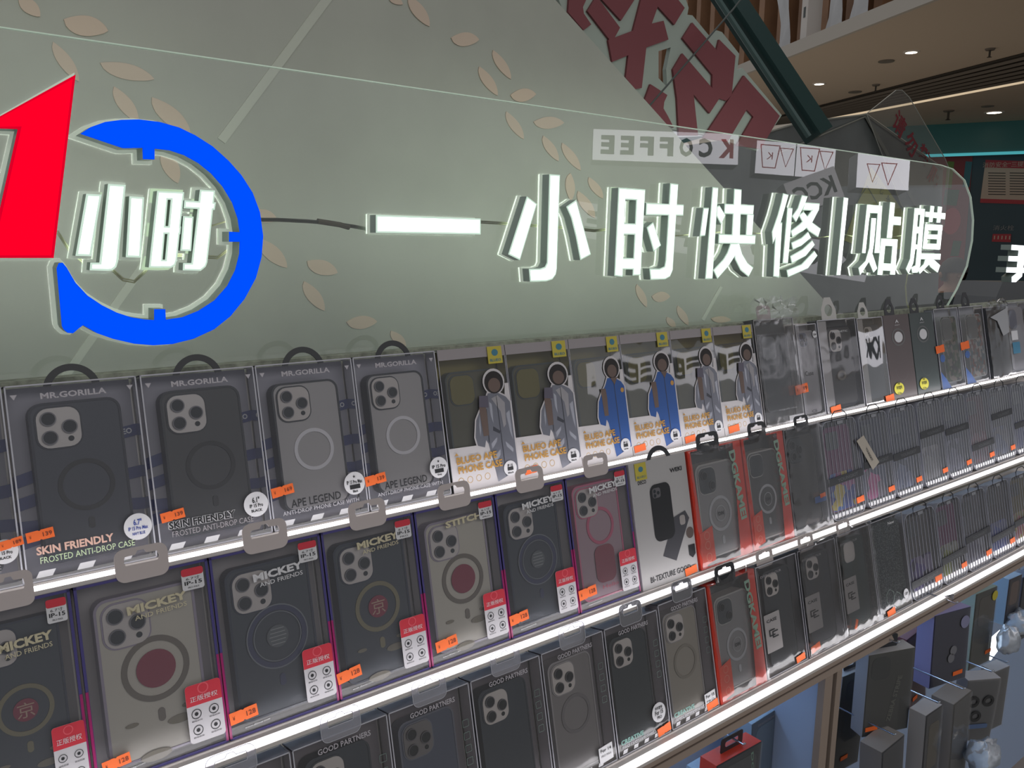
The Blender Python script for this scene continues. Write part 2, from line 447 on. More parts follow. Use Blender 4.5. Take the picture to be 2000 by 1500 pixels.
sign('sign_character', [Cc((1168,205),(1306,212),(1225,1145),(1065,1140)), Cc((1344,212),(1498,220),(1410,1050),(1390,1110),(1340,1142),(1255,1143)), Cc((1168,205),(1498,220),(1490,318),(1160,310)),
    Cc((1130,630),(1460,640),(1450,735),(1120,728)), Cc((1090,1040),(1420,1050),(1340,1142),(1065,1140)), Cc((1500,320),(1885,345),(1870,438),(1490,418)),
    Cc((1690,190),(1875,200),(1780,1080),(1760,1130),(1700,1180),(1480,1175),(1485,1085),(1585,1085)), Cc((1485,512),(1612,520),(1583,940),(1450,935))],
    'small glowing white slanted character with a boxed left half inside the blue ring', hot=soft, ins=.0018, rearoff=.003)
sign('sign_numeral', [Ee((568,60),(403,1438),(-85,1438),(133,470),(-160,462))], 'big glowing red numeral 1 left of the blue ring', 'illuminated numeral',
     hot=emis('sign_face_red', (1, 0, .018), 1.15), rim=emis('sign_face_red_rim', (.72, .0, .02), 1), yf=YS - .03, depth=.022, ins=.0025, rearoff=.003, hal=emis('weak_halo', (.95, 1, .92), 4.0))
sign('sign_ring', [Dd((245,132),(310,90),(400,58),(500,45),(610,42),(740,58),(860,92),(960,140),(1070,210),(1170,300),(1250,390),(1320,500),(1365,620),(1385,770),(1375,900),(1340,1030),(1270,1160),(1180,1270),(1080,1350),(950,1410),(820,1442),(700,1450),(580,1440),(450,1410),(350,1375),(262,1325),(235,1345),(200,1375),(165,1372),(140,1350),(130,1330),(97,970),(110,938),(135,935),(160,965),(215,1060),(290,1140),(380,1200),(470,1245),(560,1275),(640,1288),(705,1293),(705,1225),(775,1225),(778,1290),(880,1275),(980,1235),(1080,1170),(1160,1080),(1210,980),(1235,880),(1238,805),(1172,805),(1172,742),(1238,745),(1225,660),(1190,560),(1130,460),(1060,380),(980,315),(890,265),(800,235),(708,225),(708,292),(635,290),(632,220),(510,222),(400,185))],
     'glowing blue open ring with clock ticks and an arrow tail around two small characters', 'illuminated sign ring',
     hot=emis('sign_face_blue', (0, .075, 1.0), 1.1), rim=emis('sign_face_blue_rim', (0, .075, 1.0), 1.0), yf=YS - .03, depth=.022, ins=.001, rearoff=.0035, hal=MATS['weak_halo'])

# cables on the sheet
dark_cable = mat('dark_cable', (70, 72, 66), .5)
pale_cable = mat('pale_cable', (190, 192, 150), .5)
def cable(pts, y, r, mt, name, label, dup=0, tape=None):
    w = [aty(a, b, y) for a, b in pts]
    e = empty(name, w[0])
    tag(e, label, 'cable')
    m = MB()
    for k in range(dup + 1):
        m.tube([p - w[0] + Vector((0, -.0012 * k, .0022 * k)) for p in w], r, mt)
    m.build('wire', e, smooth=True)
    if tape:
        t = MB(); t.tube([aty(a, b, y) - w[0] for a, b in tape], r * 2.6, mat('grey_tape', (96, 90, 78), .8, bump=.6), 7)
        t.build('tape_wrap', e)
    return e
cable([(500,431),(540,431),(600,434),(650,438),(690,444),(722,450)], YS + .012, .0013, dark_cable, 'sign_cable', 'dark twin cable with grey tape between blue ring and long bar', 1, [(620,432),(640,435),(665,439),(682,444)])
cable([(936,435),(985,438),(1040,442),(1100,446),(1160,452),(1200,448)], YS + .012, .0011, mat('olive_cable', (120, 124, 90), .5), 'sign_cable', 'olive twin cable behind the three-stroke character', 1)
cable([(1300,462),(1350,458),(1420,452),(1480,456),(1540,452),(1600,464),(1650,458),(1700,470),(1760,460)], YS + .010, .0010, pale_cable, 'sign_cable', 'thin pale cable running behind the right-hand glowing characters', 0)
cable([(1772,535),(1768,560),(1770,590),(1778,615)], YS + .010, .0011, pale_cable, 'sign_cable', 'pale twin cable dropping below the right end of the sign', 1)
cable([(112,455),(135,490),(170,520),(215,525),(240,548),(262,552),(285,530),(300,505),(350,500),(425,505),(445,490)], YS + .010, .0010, pale_cable, 'sign_cable', 'tangled thin pale cable under two small characters in the blue ring', 1)
m = MB(); p0 = aty(258, 556, YS + .01)
cable([(375,450),(410,442),(450,430)], YS + .010, .0010, pale_cable, 'sign_cable', 'short pale cable from small boxed character to the blue ring', 0)

# ================================================================== green panel, red glass lettering, room beyond
YP = 1.32
def on(y, pts): return [aty(a, b, y) for a, b in pts]
panel_m = mat('grey_green_panel', (172, 175, 163), .38, bump=.05, bscale=12, var=.03)
leaf_m = mat('leaf_beige', (205, 186, 166), .5)
pt = aty(1085, 0, YP); pb_ = aty(1640, 620, YP)
kx = (pb_.x - pt.x) / (pb_.z - pt.z)
ztp = pt.z + .5; zbt = EYE - .45
panel = empty('partition_panel', (0.5, YP, zbt))
tag(panel, 'grey-green board with beige leaf shapes and a diagonal right edge behind the acrylic sheet', 'panel')
m = MB()
m.prism([(-1.9 - .5, 0), (pb_.x + kx * (zbt - pb_.z) - .5, 0), (pt.x + kx * (ztp - pt.z) - .5, ztp - zbt), (-1.9 - .5, ztp - zbt)], 0, .03, panel_m)
m.build('board', panel)
seam_m = mat('panel_seam', (196, 200, 186), .6)
m = MB()
for (a, b, w) in (((652, -20), (432, 275), 9), ((300, 490), (120, 745), 8), ((1408, 560), (1372, 625), 3)):
    d = Vector((b[0] - a[0], b[1] - a[1])).normalized(); nn = Vector((-d.y, d.x)) * w
    q = on(YP, [(a[0] + nn.x, a[1] + nn.y), (a[0] - nn.x, a[1] - nn.y), (b[0] - nn.x, b[1] - nn.y), (b[0] + nn.x, b[1] + nn.y)])
    m.prism([(p.x - .5, p.z - zbt) for p in q], -.0015, .001, seam_m)
m.build('joint_strip', panel)
LV = [((38,-8),(78,33),15),((124,38),(211,61),22),((103,82),(154,160),14),((195,123),(301,155),17),((222,169),(270,240),15),((296,190),(372,262),18),((320,290),(347,358),17),
      ((490,412),(541,430),14),((505,465),(560,523),16),((758,-8),(786,9),8),((798,-8),(838,52),13),((880,74),(935,78),15),((962,98),(997,155),10),((935,130),(971,187),11),
      ((996,186),(1046,184),14),((988,218),(1022,272),10),((1041,238),(1101,240),13),((1060,265),(1090,315),10),((599,510),(659,533),16),((593,549),(633,607),14),((676,629),(736,628),14),
      ((763,646),(792,677),10),((1097,279),(1133,333),10),((1113,338),(1114,392),10),((1149,346),(1177,388),9),((1128,373),(1161,426),11),((1243,555),(1262,600),8),((1272,579),(1308,579),11),
      ((1323,597),(1343,635),8),((1388,622),(1427,625),7),((1302,619),(1318,640),7),((110,-40),(140,-2),12)]
for a, b, w in LV:
    a = Vector(a); b = Vector(b); d = b - a; nn = Vector((-d.y, d.x)).normalized() * w
    q = []
    for i in range(13):
        u = i / 12; k = math.sin(math.pi * u ** .8) ** .75 if 0 < u < 1 else 0
        q.append(a + d * u + nn * k)
    for i in range(11, 0, -1):
        u = i / 12; k = math.sin(math.pi * u ** 1.15) ** .75
        q.append(a + d * u - nn * k * .85)
    q = [(p.x - .5, p.z - zbt) for p in on(YP, [tuple(v) for v in q])]
    m = MB(); m.prism(q, -.002, .001, leaf_m); m.build('leaf_motif', panel)

YG = 1.42
red_g = mat('lettering_red', (120, 60, 65), .45)
gry_g = mat('lettering_outline_grey', (158, 168, 158), .5)
def Ff(*q): return [(1060 + x / 4, y / 4) for x, y in q]
rs = empty('hanging_lettering', aty(1290, 270, YG))
o2 = rs.location
tag(rs, 'big dark red cut-out character sign with grey outline beyond the green panel', 'lettering sign')
def loc2(P): return [(p.x - o2.x, p.z - o2.z) for p in on(YG, P)]
m = MB()
m.prism(loc2(Ff((100,-60),(150,60),(305,240),(500,450),(710,700),(790,800),(925,950),(1000,1010),(1300,1060),(1680,1180),(1868,900),(1600,580),(1560,530),(1520,560),(1535,420),(1400,250),(1360,237),(1310,290),(1170,120),(1130,115),(1140,60),(1100,-60))), 0, .012, gry_g,
        holes=[loc2(Ff((905,400),(1000,370),(965,540),(972,680),(905,610)))])
m.build('outline_board', rs)
m = MB()
for st in (Ff((195,-40),(345,-40),(300,60),(308,110),(365,195),(305,240),(185,100)),
           Ff((335,90),(415,-40),(430,5),(590,220),(548,298),(692,243),(765,-40),(1010,-40),(1095,65),(1015,198),(885,55),(838,188),(930,165),(968,312),(795,375),(760,690),(705,700),(635,610),(655,435),(530,487),(498,320),(505,310)),
           Ff((410,-40),(730,-40),(598,165)), Ff((1078,302),(1155,180),(1345,395),(1312,588)), Ff((1345,390),(1365,312),(1492,440),(1462,745),(1420,790),(1365,772),(1310,690),(1312,590)),
           Ff((1078,420),(1310,690),(1365,772),(1290,888),(1165,740),(1200,1060),(1050,1060),(1035,770),(1003,545)),
           Ff((1430,792),(1558,592),(1838,908),(1690,1165),(1500,1140),(1632,915),(1580,858),(1430,1110),(1240,1080)), Ff((828,660),(960,745),(935,800),(930,850),(965,910),(1010,1000),(925,960),(780,790))):
    m.prism(loc2(st), -.006, .0, red_g)
m.build('red_strokes', rs)
m = MB(); w = [aty(a, b, YG - .03) for a, b in ((1237, 243), (1432, 18), (1470, -30))]
hw = empty('hanging_wire', w[0]); m.tube([p - w[0] for p in w], .0022, mat('wire_dark', (74, 80, 76), .4)); m.build('wire', hw)
tag(hw, 'thin dark wire rising from the diagonal panel edge to the green beam', 'wire')
# beam
bm_m = mat('dark_green_metal', (42, 66, 64), .35)
w0 = atd(1385, -60, 3.2); w1 = atd(1600, 265, 3.2)
bo = empty('green_beam', w1); tag(bo, 'dark green slanting metal beam at the top beside the wooden slats', 'beam')
m = MB(); m.tube([w0 - w1, Vector((0, 0, 0))], .058, bm_m, 4); m.build('beam_body', bo)
m = MB(); m.tube([w0 - w1 + Vector((-.07, 0, -.01)), Vector((-.07, 0, -.01))], .012, mat('beam_trim_metal', (70, 92, 88), .4), 6); m.build('beam_trim', bo)
# strip along the lower panel edge (red)
q = on(YP + .05, [(1520, 505), (1540, 510), (1660, 640), (1630, 640)])
m = MB(); m.prism([(p.x, p.z) for p in q], 0, .01, red_g)
o_ = m.build('red_edge_strip', matrix=Matrix.Translation((0, YP + .05, 0)))
tag(o_, 'narrow dark red strip along the lower diagonal edge of the green panel', 'strip')

# ---- the mall
ZC = EYE + 2.4
struct('floor', MB().box((-12, -9, -.05), (40, 45, 0), mat('floor_tile', (150, 146, 138), .25, var=.05, bscale=3)))
ceil_m = mat('ceiling_plaster', (205, 186, 164), .7)
e1 = atz(1300, 207, ZC); e2 = atz(1835, 0, ZC); dd = (e2 - e1)
a = e1 - dd * .2; b = e2 + dd * 1.5
far = Vector((dd.y, -dd.x, 0)).normalized()
if far.dot(Vector((1, 1, 0))) < 0: far = -far
m = MB()
far2 = atz(1900, 240, ZC)
m.add([a, b, b + far * 30, a + far * 30, a + Vector((0, 0, .15)), b + Vector((0, 0, .15)), b + far * 30 + Vector((0, 0, .15)), a + far * 30 + Vector((0, 0, .15))],
      [(0, 1, 2, 3)[::-1], (4, 5, 6, 7), (0, 1, 5, 4), (1, 2, 6, 5), (2, 3, 7, 6), (3, 0, 4, 7)], ceil_m)
struct('ceiling', m)
m = MB(); up = Vector((0, 0, .16)); ot = -far * .05
m.add([a + ot, b + ot, b + ot + up, a + ot + up, a, b, b + up, a + up], [(0, 1, 2, 3), (4, 5, 6, 7), (0, 1, 5, 4), (3, 2, 6, 7), (0, 4, 7, 3), (1, 5, 6, 2)], mat('ledge_white', (190, 182, 170), .6))
struct('trim_1', m)
# wooden slats of the upper storey
dn = dd.normalized(); L = (b - a).length
sl = empty('slatted_wall', a + up + far * .5); tag(sl, 'upper storey wall of upright brown wooden slats above the pale ledge', 'slatted wall')
m = MB(); bk = far * .9
m.add([bk - dn * 3, bk + dn * L, bk + dn * L + Vector((0, 0, 5)), bk - dn * 3 + Vector((0, 0, 5))], [(0, 1, 2, 3)], mat('slat_backing', (92, 72, 58), .8, var=.3, bscale=1.5)); m.build('backing', sl)
wood1 = mat('slat_wood', (150, 112, 82), .6, var=.15, bscale=3)
k = 0; x = -2.5
while x < L - 2 and k < 70:
    m = MB(); p = dn * x; w_ = dn * .16; t_ = far * .35
    vs = [p, p + w_, p + w_ + t_, p + t_]; vs = vs + [v + Vector((0, 0, 5)) for v in vs]
    m.add(vs, [(0, 1, 2, 3), (4, 5, 6, 7), (0, 1, 5, 4), (1, 2, 6, 5), (2, 3, 7, 6), (3, 0, 4, 7)], wood1)
    m.build('slat', sl); x += .55; k += 1
def on_ledge(px, py, off=0):
    d = ray(px, py); c = Vector((0, 0, EYE)); n_ = far; k_ = (a + far * off - c).dot(n_) / d.dot(n_)
    return c + d * k_
for (px, py, hh, ww, nm, lab, cat, cc) in ((1566, 106, .5, .14, 'storage_box', 'small white box standing on the pale ledge before the wooden slats', 'box', (215, 208, 200)),):
    p = on_ledge(px, py, .02); m = MB(); m.box((-ww / 2, 0, 0.001), (ww / 2, .2, hh), mat('white_card', cc, .7)); m.box((-.02, -.006, hh * .55), (.02, 0, hh * .8), mat('wire_dark', (74, 80, 76)))
    ob = m.build(nm); ob.matrix_world = Matrix.Translation(Vector((p.x, p.y, ZC + .16))) @ Matrix.Rotation(math.atan2(dn.y, dn.x), 4, 'Z'); tag(ob, lab, cat)
dr_m = mat('white_cloth', (205, 205, 205), .8)
for px, py, hh, lab in ((1525, 126, 1.5, 'left of the small white box'), (1622, 82, 1.9, 'right of the small white box'), (1672, 44, 2.2, 'furthest right on the ledge')):
    p = on_ledge(px, py, .2); m = MB(); vs = []; fs = []
    for i in range(9):
        z = hh * i / 8; wd = .32 * (1 - i / 9) ** .8 + .04
        for j in range(5): vs.append(((j / 4 - .5) * wd + .06 * math.sin(i), .03 * math.sin(j * 2.2 + i), z))
    for i in range(8):
        for j in range(4): fs.append((i * 5 + j, i * 5 + j + 1, i * 5 + 6 + j, i * 5 + 5 + j))
    m.add(vs, fs, dr_m); ob = m.build('white_drape', smooth=True)
    ob.matrix_world = Matrix.Translation(Vector((p.x, p.y, ZC + .16))) @ Matrix.Rotation(math.atan2(dn.y, dn.x), 4, 'Z')
    tag(ob, 'tall white draped cloth between wooden slats, ' + lab, 'drape', 'white drapes between the slats')
# linear grille and cove
gr = empty('ceiling_grille', atz(1760, 165, ZC)); og = gr.location
tag(gr, 'dark slotted air grille running across the brown ceiling', 'air grille')
A0, A1, B0, B1 = atz(1380, 262, ZC), atz(2080, 82, ZC), atz(1420, 264, ZC), atz(2080, 138, ZC)
dk = mat('grille_dark', (74, 68, 60), .7); md = mat('grille_slat', (110, 100, 88), .6)
m = MB(); z_ = Vector((0, 0, -.01))
m.add([A0 + z_ - og, A1 + z_ - og, B1 + z_ - og, B0 + z_ - og], [(0, 1, 2, 3)], dk); m.build('slot_plate', gr)
for i in range(6):
    u = (i + .5) / 6; p = A0.lerp(B0, u) - og; q = A1.lerp(B1, u) - og; m = MB(); m.tube([p + z_ * 3, q + z_ * 3], .03, md, 4); m.build('slat', gr)
cv = MB(); C0, C1 = atz(1440, 266, ZC), atz(2080, 143, ZC)
cv.add([B0 + z_, B1 + z_, C1 + z_ + Vector((0, 0, -.02)), C0 + z_ + Vector((0, 0, -.02))], [(0, 1, 2, 3)], emis('cove_light', (1, .78, .52), .62))
tag(cv.build('cove_light'), 'warm thin cove light line along the ceiling grille', 'cove light')
dl = emis('downlight_glow', (1, .9, .72), 6)
def ceil_disc(px, py, r, name, label, cat, mt, ring, group=None):
    p = atz(px, py, ZC); e = empty(name, p); tag(e, label, cat, group)
    m = MB(); m.lathe([(0, -.012), (r, -.012), (r, 0)], mt, 20); m.build('lens' if ring else 'plate', e)
    if ring: m = MB(); m.lathe([(r, -.014), (r * 1.35, -.014), (r * 1.4, 0)], mat('downlight_rim', (215, 205, 190), .4), 20); m.build('rim', e)
for px, py, r, lab in ((1780, 101, .07, 'round bright ceiling downlight nearest the photo top, under the ledge'), (1600, 163, .07, 'round bright ceiling downlight beside the green beam'), (1942, 219, .12, 'round bright ceiling downlight above the teal band')):
    ceil_disc(px, py, r, 'ceiling_downlight', lab, 'downlight', dl, True, 'ceiling downlights')
for px, py, lab in ((1731, 119, 'flat grey ceiling disc left of the upper downlight'), (1670, 179, 'flat grey ceiling disc beside the air grille'), (1929, 207, 'flat grey ceiling disc above the teal band')):
    ceil_disc(px, py, .1, 'ceiling_speaker', lab, 'ceiling speaker', mat('disc_grey', (120, 112, 100), .6), False, 'flat ceiling discs')
for px, py, s_, lab in ((1934, 95, 1, 'small pendant sprinkler nearest the top right corner'), (1711, 165, 1, 'small pendant sprinkler beside the air grille over the clear panel'), (1853, 216, 1.6, 'small pendant sprinkler above the teal band')):
    p = atz(px, py, ZC); e = empty('ceiling_sprinkler', p); tag(e, lab, 'sprinkler', 'ceiling sprinklers')
    m = MB(); m.lathe([(.06 * s_, 0), (.05 * s_, -.02), (0, -.02)], md, 14); m.build('escutcheon', e)
    m = MB(); m.lathe([(.012 * s_, 0), (.012 * s_, -.09 * s_), (.03 * s_, -.1 * s_), (0, -.1 * s_)], dk, 10); m.build('head', e)
# far wall, teal fascia, notices
dF = ray(1900, 470); hd = Vector((dF.x, dF.y, 0)).normalized(); rt = Vector((hd.y, -hd.x, 0))
pw_ = atz(1900, 246, ZC); DW = Vector((pw_.x, pw_.y, 0)).dot(hd)
def onw(px, py, off=0):
    d = ray(px, py); k_ = (DW - off) / d.dot(hd)
    return Vector((0, 0, EYE)) + d * k_
c0 = onw(1920, 470); c0.z = 0
MW = Matrix(((rt.x, hd.x, 0, c0.x), (rt.y, hd.y, 0, c0.y), (0, 0, 1, 0), (0, 0, 0, 1)))
def wl(px, py, off=0):
    p = MW.inverted() @ onw(px, py, off); return (p.x, p.z)
tag(MB().box((-9, 0, 0), (9, .2, ZC), mat('dark_teal_wall', (62, 84, 94), .5, var=.08, bscale=1)).build('wall_back', matrix=MW), kind='structure')
q0 = wl(1810, 247); q1 = wl(2000, 300)
tag(MB().box((-9, -.5, q1[1]), (9, 0, ZC), mat('teal_fascia', (54, 122, 122), .35)).build('trim_2', matrix=MW), kind='structure')
tag(MB().box((-9, -.52, q1[1] - .05), (9, -.45, q1[1]), emis('teal_glow', (.12, .62, .68), .55)).build('teal_light_line', matrix=MW), 'dim teal light line under the teal band', 'light line')
red_p = mat('notice_red', (190, 66, 74), .6); cream = mat('notice_cream', (214, 190, 172), .7); ink = mat('ink_grey', (90, 84, 80), .8)
def wall_poster(name, label, cat, build, px, py):
    e = empty(name, (0, 0, 0)); cx, cz = wl(px, py, .02); e.matrix_world = MW @ Matrix.Translation((cx, -.02, cz)); tag(e, label, cat); build(e, cx, cz); return e
def notice(e, cx, cz):
    g = lambda P: [(a_ - cx, b_ - cz) for a_, b_ in (wl(x_, y_, .02) for x_, y_ in P)]
    m = MB(); m.prism(g([(1925, 312), (2040, 316), (2036, 400), (1914, 396)]), 0, .015, cream); m.build('board', e)
    m = MB(); m.flat(g([(1925, 312), (2040, 316), (2040, 330), (1924, 327)]), -.004, red_p); m.flat(g([(1915, 388), (2036, 392), (2036, 400), (1914, 396)]), -.004, red_p)
    for c_ in range(2):
        for r_ in range(9):
            x_ = 1930 + c_ * 42; y_ = 337 + r_ * 5.2; m.flat(g([(x_, y_), (x_ + 34, y_ + .5), (x_ + 34, y_ + 2.2), (x_, y_ + 1.7)]), -.004, ink)
    x_, z_ = g([(1968, 321)])[0]; m.text('消防安全“三提示”', x_, z_, .85, .1, -.006, cream); m.build('print', e)
wall_poster('notice_board', 'cream notice with red header on the dark wall at the right edge', 'notice', notice, 1960, 355)
def hydrant(e, cx, cz):
    g = lambda P: [(a_ - cx, b_ - cz) for a_, b_ in (wl(x_, y_, .02) for x_, y_ in P)]
    m = MB(); m.prism(g([(1939, 457), (1975, 457), (1974, 473), (1937, 472)]), -.0, .012, red_p); m.build('plate', e)
    m = MB(); x_, z_ = g([(1960, 445)])[0]; m.text('消火栓', x_, z_, .36, .10, -.004, mat('pale_ink', (150, 150, 150))); x_, z_ = g([(1957, 464)])[0]; m.text('|||||', x_, z_, .28, .07, -.004, cream); m.build('print', e)
wall_poster('hydrant_sign', 'small red plate with three pale characters above it on the dark wall', 'sign', hydrant, 1957, 464)
def poster(e, cx, cz):
    g = lambda P: [(a_ - cx, b_ - cz) for a_, b_ in (wl(x_, y_, .02) for x_, y_ in P)]
    m = MB(); m.prism(g([(1800, 300), (1900, 305), (1872, 640), (1800, 640)]), 0, .03, mat('poster_red', (150, 62, 66), .6)); m.build('board', e)
    m = MB()
    for P_, c_ in (([(1851, 315), (1864, 316), (1858, 368), (1846, 367)], (120, 140, 70)), ([(1886, 315), (1899, 316), (1893, 366), (1880, 365)], (70, 120, 130)), ([(1846, 370), (1874, 371), (1868, 402), (1842, 400)], (70, 110, 80)), ([(1862, 470), (1878, 471), (1872, 500), (1856, 500)], (70, 110, 70))):
        m.flat(g(P_), -.004, mat('poster_%d_%d' % c_[:2], c_, .6))
    x_, z_ = g([(1858, 432)])[0]; m.flat(circ(x_, z_, .17, 20, rz=.27), -.006, mat('poster_pink', (205, 74, 84), .6)); m.build('print', e)
wall_poster('wall_poster', 'tall red poster with green patches behind the right end of the sign', 'poster', poster, 1860, 450)
# mid-distance grey kiosk seen through the sheet
ks = aty(1480, 700, 2.6); k1 = aty(1846, 360, 2.9)
YK = 2.6
kp = on(YK, [(1490, 262), (1560, 240), (1692, 224), (1842, 330), (1842, 700), (1300, 700), (1300, 290)])
ko = empty('neighbour_kiosk', (kp[4].x, YK, 0)); tag(ko, 'dark grey glass kiosk behind the acrylic sheet, right of the green panel', 'kiosk')
kg = mat('kiosk_dark_grey', (104, 108, 106), .3, var=.25, bscale=2.5)
m = MB(); PP = [(p.x - ko.location.x, p.z) for p in kp]; PP[4] = (PP[4][0], 0); PP[5] = (PP[5][0], 0)
m.prism(PP, 0, .5, kg); m.build('body', ko)
m = MB()
for (x0_, y0_, x1_, y1_, r_) in ((1490, 262, 1560, 240, .006), (1560, 240, 1692, 224, .006), (1692, 224, 1842, 330, .008), (1692, 228, 1800, 420, .012), (1520, 300, 1690, 228, .005)):
    pa_, pb2 = aty(x0_, y0_, YK - .01), aty(x1_, y1_, YK - .01)
    m.tube([pa_ - ko.location, pb2 - ko.location], r_, mat('kiosk_edge', (140, 140, 130), .4), 4)
m.build('frame', ko)
# clear tilted warning panel
YW = 2.57
ww = [aty(a_, b_, YW) for a_, b_ in ((1692, 222), (1750, 176), (1762, 176), (1776, 190), (1846, 310), (1854, 330), (1844, 440), (1820, 470), (1760, 400))]
wp = empty('warning_panel', ww[7]); tag(wp, 'clear acrylic panel with slanting dark red warning characters behind the sign', 'warning panel')
PW = [(p.x - wp.location.x, p.z - wp.location.z) for p in ww]
m = MB(); m.flat(PW, 0, film('hazy_acrylic', (.95, .96, .95), .12, (.6, .6, .58), 1.2, .03)); m.build('clear_pane', wp)
m = MB(); m.prism(offset(PW, .001), -.002, .002, mat('pale_edge', (170, 170, 160), .4), holes=[offset(PW, -.002)]); m.build('pane_edge', wp)
m = MB()
for ch, cx_, cy_ in (('请', 1756, 243), ('勿', 1779, 281), ('攀', 1803, 306), ('爬', 1823, 346)):
    p = aty(cx_, cy_, YW); m.text(ch, p.x - wp.location.x, p.z - wp.location.z, .15, .125, -.004, mat('warning_red', (120, 34, 44), .6), ang=-32, bold=.02)
m.build('lettering', wp)
# yellow card
yc = [aty(a_, b_, 2.594) for a_, b_ in ((1702, 326), (1752, 395), (1800, 470), (1720, 500), (1650, 470))]
yo = empty('yellow_card', yc[3]); tag(yo, 'dull yellow pointed card with dark characters behind the dense right-hand character', 'card')
m = MB(); m.prism([(p.x - yo.location.x, p.z - yo.location.z) for p in yc], 0, .004, mat('dull_yellow', (160, 160, 84), .6)); m.build('card', yo)
m = MB()
for ch, cx_, cy_ in (('小', 1710, 352), ('心', 1722, 372), ('地', 1734, 390)):
    p = aty(cx_, cy_, 2.594); m.text(ch, p.x - yo.location.x, p.z - yo.location.z, .048, .048, -.002, mat('dull_green_ink', (60, 84, 60)), ang=-50)
q = [aty(a_, b_, 2.594) for a_, b_ in ((1693, 362), (1714, 398), (1706, 430), (1680, 425), (1672, 395))]
PQ = [(p.x - yo.location.x, p.z - yo.location.z) for p in q]; m.flat(PQ, -.002, mat('dull_green_ink', (60, 84, 60)), holes=[offset(PQ, -.006)]); m.build('print', yo)
# neighbouring small glowing sign on a grey stand at the right edge
YN = 1.75
n0 = aty(1990, 620, YN)
nb = empty('counter_sign_stand', n0); tag(nb, 'dark grey wedge stand at the right edge carrying a small glowing sign', 'sign stand')
m = MB(); m.prism([(p.x - n0.x, p.z - n0.z) for p in on(YN, [(1946, 580), (1958, 551), (2040, 551), (2060, 640), (1930, 640)])], 0, .2, mat('mid_grey', (110, 112, 114), .5)); m.build('wedge', nb)
sgn_s = [[(1976,478),(2002,480),(2002,490),(1975,488)], [(1970,500),(2030,502),(2030,512),(1969,510)], [(1966,522),(2034,524),(2034,534),(1965,532)], [(1990,484),(2004,484),(1996,540),(1984,551),(1976,551),(1976,541),(1985,534)]]
e = empty('sign_character', aty(1990, 551, YN)); tag(e, 'small glowing white character cut by the right edge of the photo', 'illuminated character')
f = MB(); b_ = MB()
for i, st in enumerate(sgn_s):
    PPq = [(p.x - e.location.x, p.z - e.location.z) for p in on(YN, st)]
    f.flat(PPq, -.0002 - i * 1e-5, emis('small_sign_white', (.9, .95, 1.0), 2.5)); b_.prism(PPq, .0005, .05, side_m)
f.build('lit_face', e); b_.build('letter_return', e)

# ---- lit signs across the aisle; the sheet mirrors them
def mirrored(quad, dist, slope=0, plane=None):
    """frame of a sign whose mirror image in the sheet fills the quad"""
    tl, tr, br, bl = [Vector((0, 0, EYE)) + ray(*q_) * ((dist + (i in (1, 2)) * slope) / F) for i, q_ in enumerate(quad)]
    if plane:
        c_, n_ = plane
        return [p - n_ * (2 * (p - c_).dot(n_)) for p in (tl, tr, br, bl)]
    return [Vector((p.x, 2 * YS - p.y, p.z)) for p in (tl, tr, br, bl)]
def sign_box(name, label, quad, dist, cat, fill, deco, slope=0, plane=None):
    tl, tr, br, bl = mirrored(quad, dist, slope, plane)
    # seen from the sheet side, the sign's own left edge is the mirror image's right edge
    org = br; ux = (bl - br); wdt = ux.length; ux.normalize(); uz = (tr - br); hgt = uz.length; uz = (uz - ux * uz.dot(ux)).normalized(); uy = uz.cross(ux)
    M_ = Matrix(((ux.x, uy.x, uz.x, org.x), (ux.y, uy.y, uz.y, org.y), (ux.z, uy.z, uz.z, org.z), (0, 0, 0, 1)))
    e = empty(name, (0, 0, 0)); e.matrix_world = M_; tag(e, label, cat)
    m = MB(); m.box((0, .002, 0), (wdt, .08, hgt), mat('sign_box_shell', (180, 180, 180))); m.build('housing', e)
    m = MB(); m.flat([(0, 0), (wdt, 0), (wdt, hgt), (0, hgt)], 0, fill); m.build('lit_panel', e)
    m = MB(); deco(m, wdt, hgt); m.build('lettering', e)
glow = emis('lightbox_white', (.95, .93, 1.0), 3.4)
kred = emis('sign_red_letters', (.62, .07, .08), 1.3); kgr = mat('sign_grey_letters', (70, 74, 72), .5)
def deco1(m, w_, h_):
    m.text('K', w_ * .085, h_ * .5, w_ * .10, h_ * .62, -.004, kred, bold=.05)
    for i, ch in enumerate('COFFEE'): m.text(ch, w_ * (.225 + .135 * i), h_ * .5, w_ * .095, h_ * .62, -.004, kgr, bold=.05)
sign_box('coffee_sign', 'white lightbox reading KCOFFEE, seen mirrored in the acrylic sheet', [(1160, 218), (1444, 262), (1441, 322), (1157, 312)], 3.4, 'lightbox sign', glow, deco1)
def cup(m, cx, cz, s_, k_):
    P_ = [(cx - .5 * s_, cz + .55 * s_), (cx + .5 * s_, cz + .55 * s_), (cx + .33 * s_, cz - .6 * s_), (cx - .33 * s_, cz - .6 * s_)] if k_ else [(cx - .4 * s_, cz + .5 * s_), (cx + .4 * s_, cz + .5 * s_), (cx, cz - .6 * s_)]
    m.flat(P_, -.003, kred, holes=[offset(P_, -.05 * s_)])
    if k_: m.text('K', cx, cz, .3 * s_, .35 * s_, -.003, kred)
def deco2(m, w_, h_):
    for i in range(2):
        cup(m, w_ * (.33 + .5 * i), h_ * .55, h_ * .62, True); cup(m, w_ * (.12 + .5 * i), h_ * .55, h_ * .55, False)
    m.box((w_ * .495, -.003, 0), (w_ * .505, .001, h_), kgr)
sign_box('drinks_menu_sign', 'white lightbox with red line drawings of cups, mirrored in the acrylic sheet', [(1474, 262), (1632, 286), (1628, 350), (1474, 338)], 3.4, 'lightbox sign', glow, deco2)
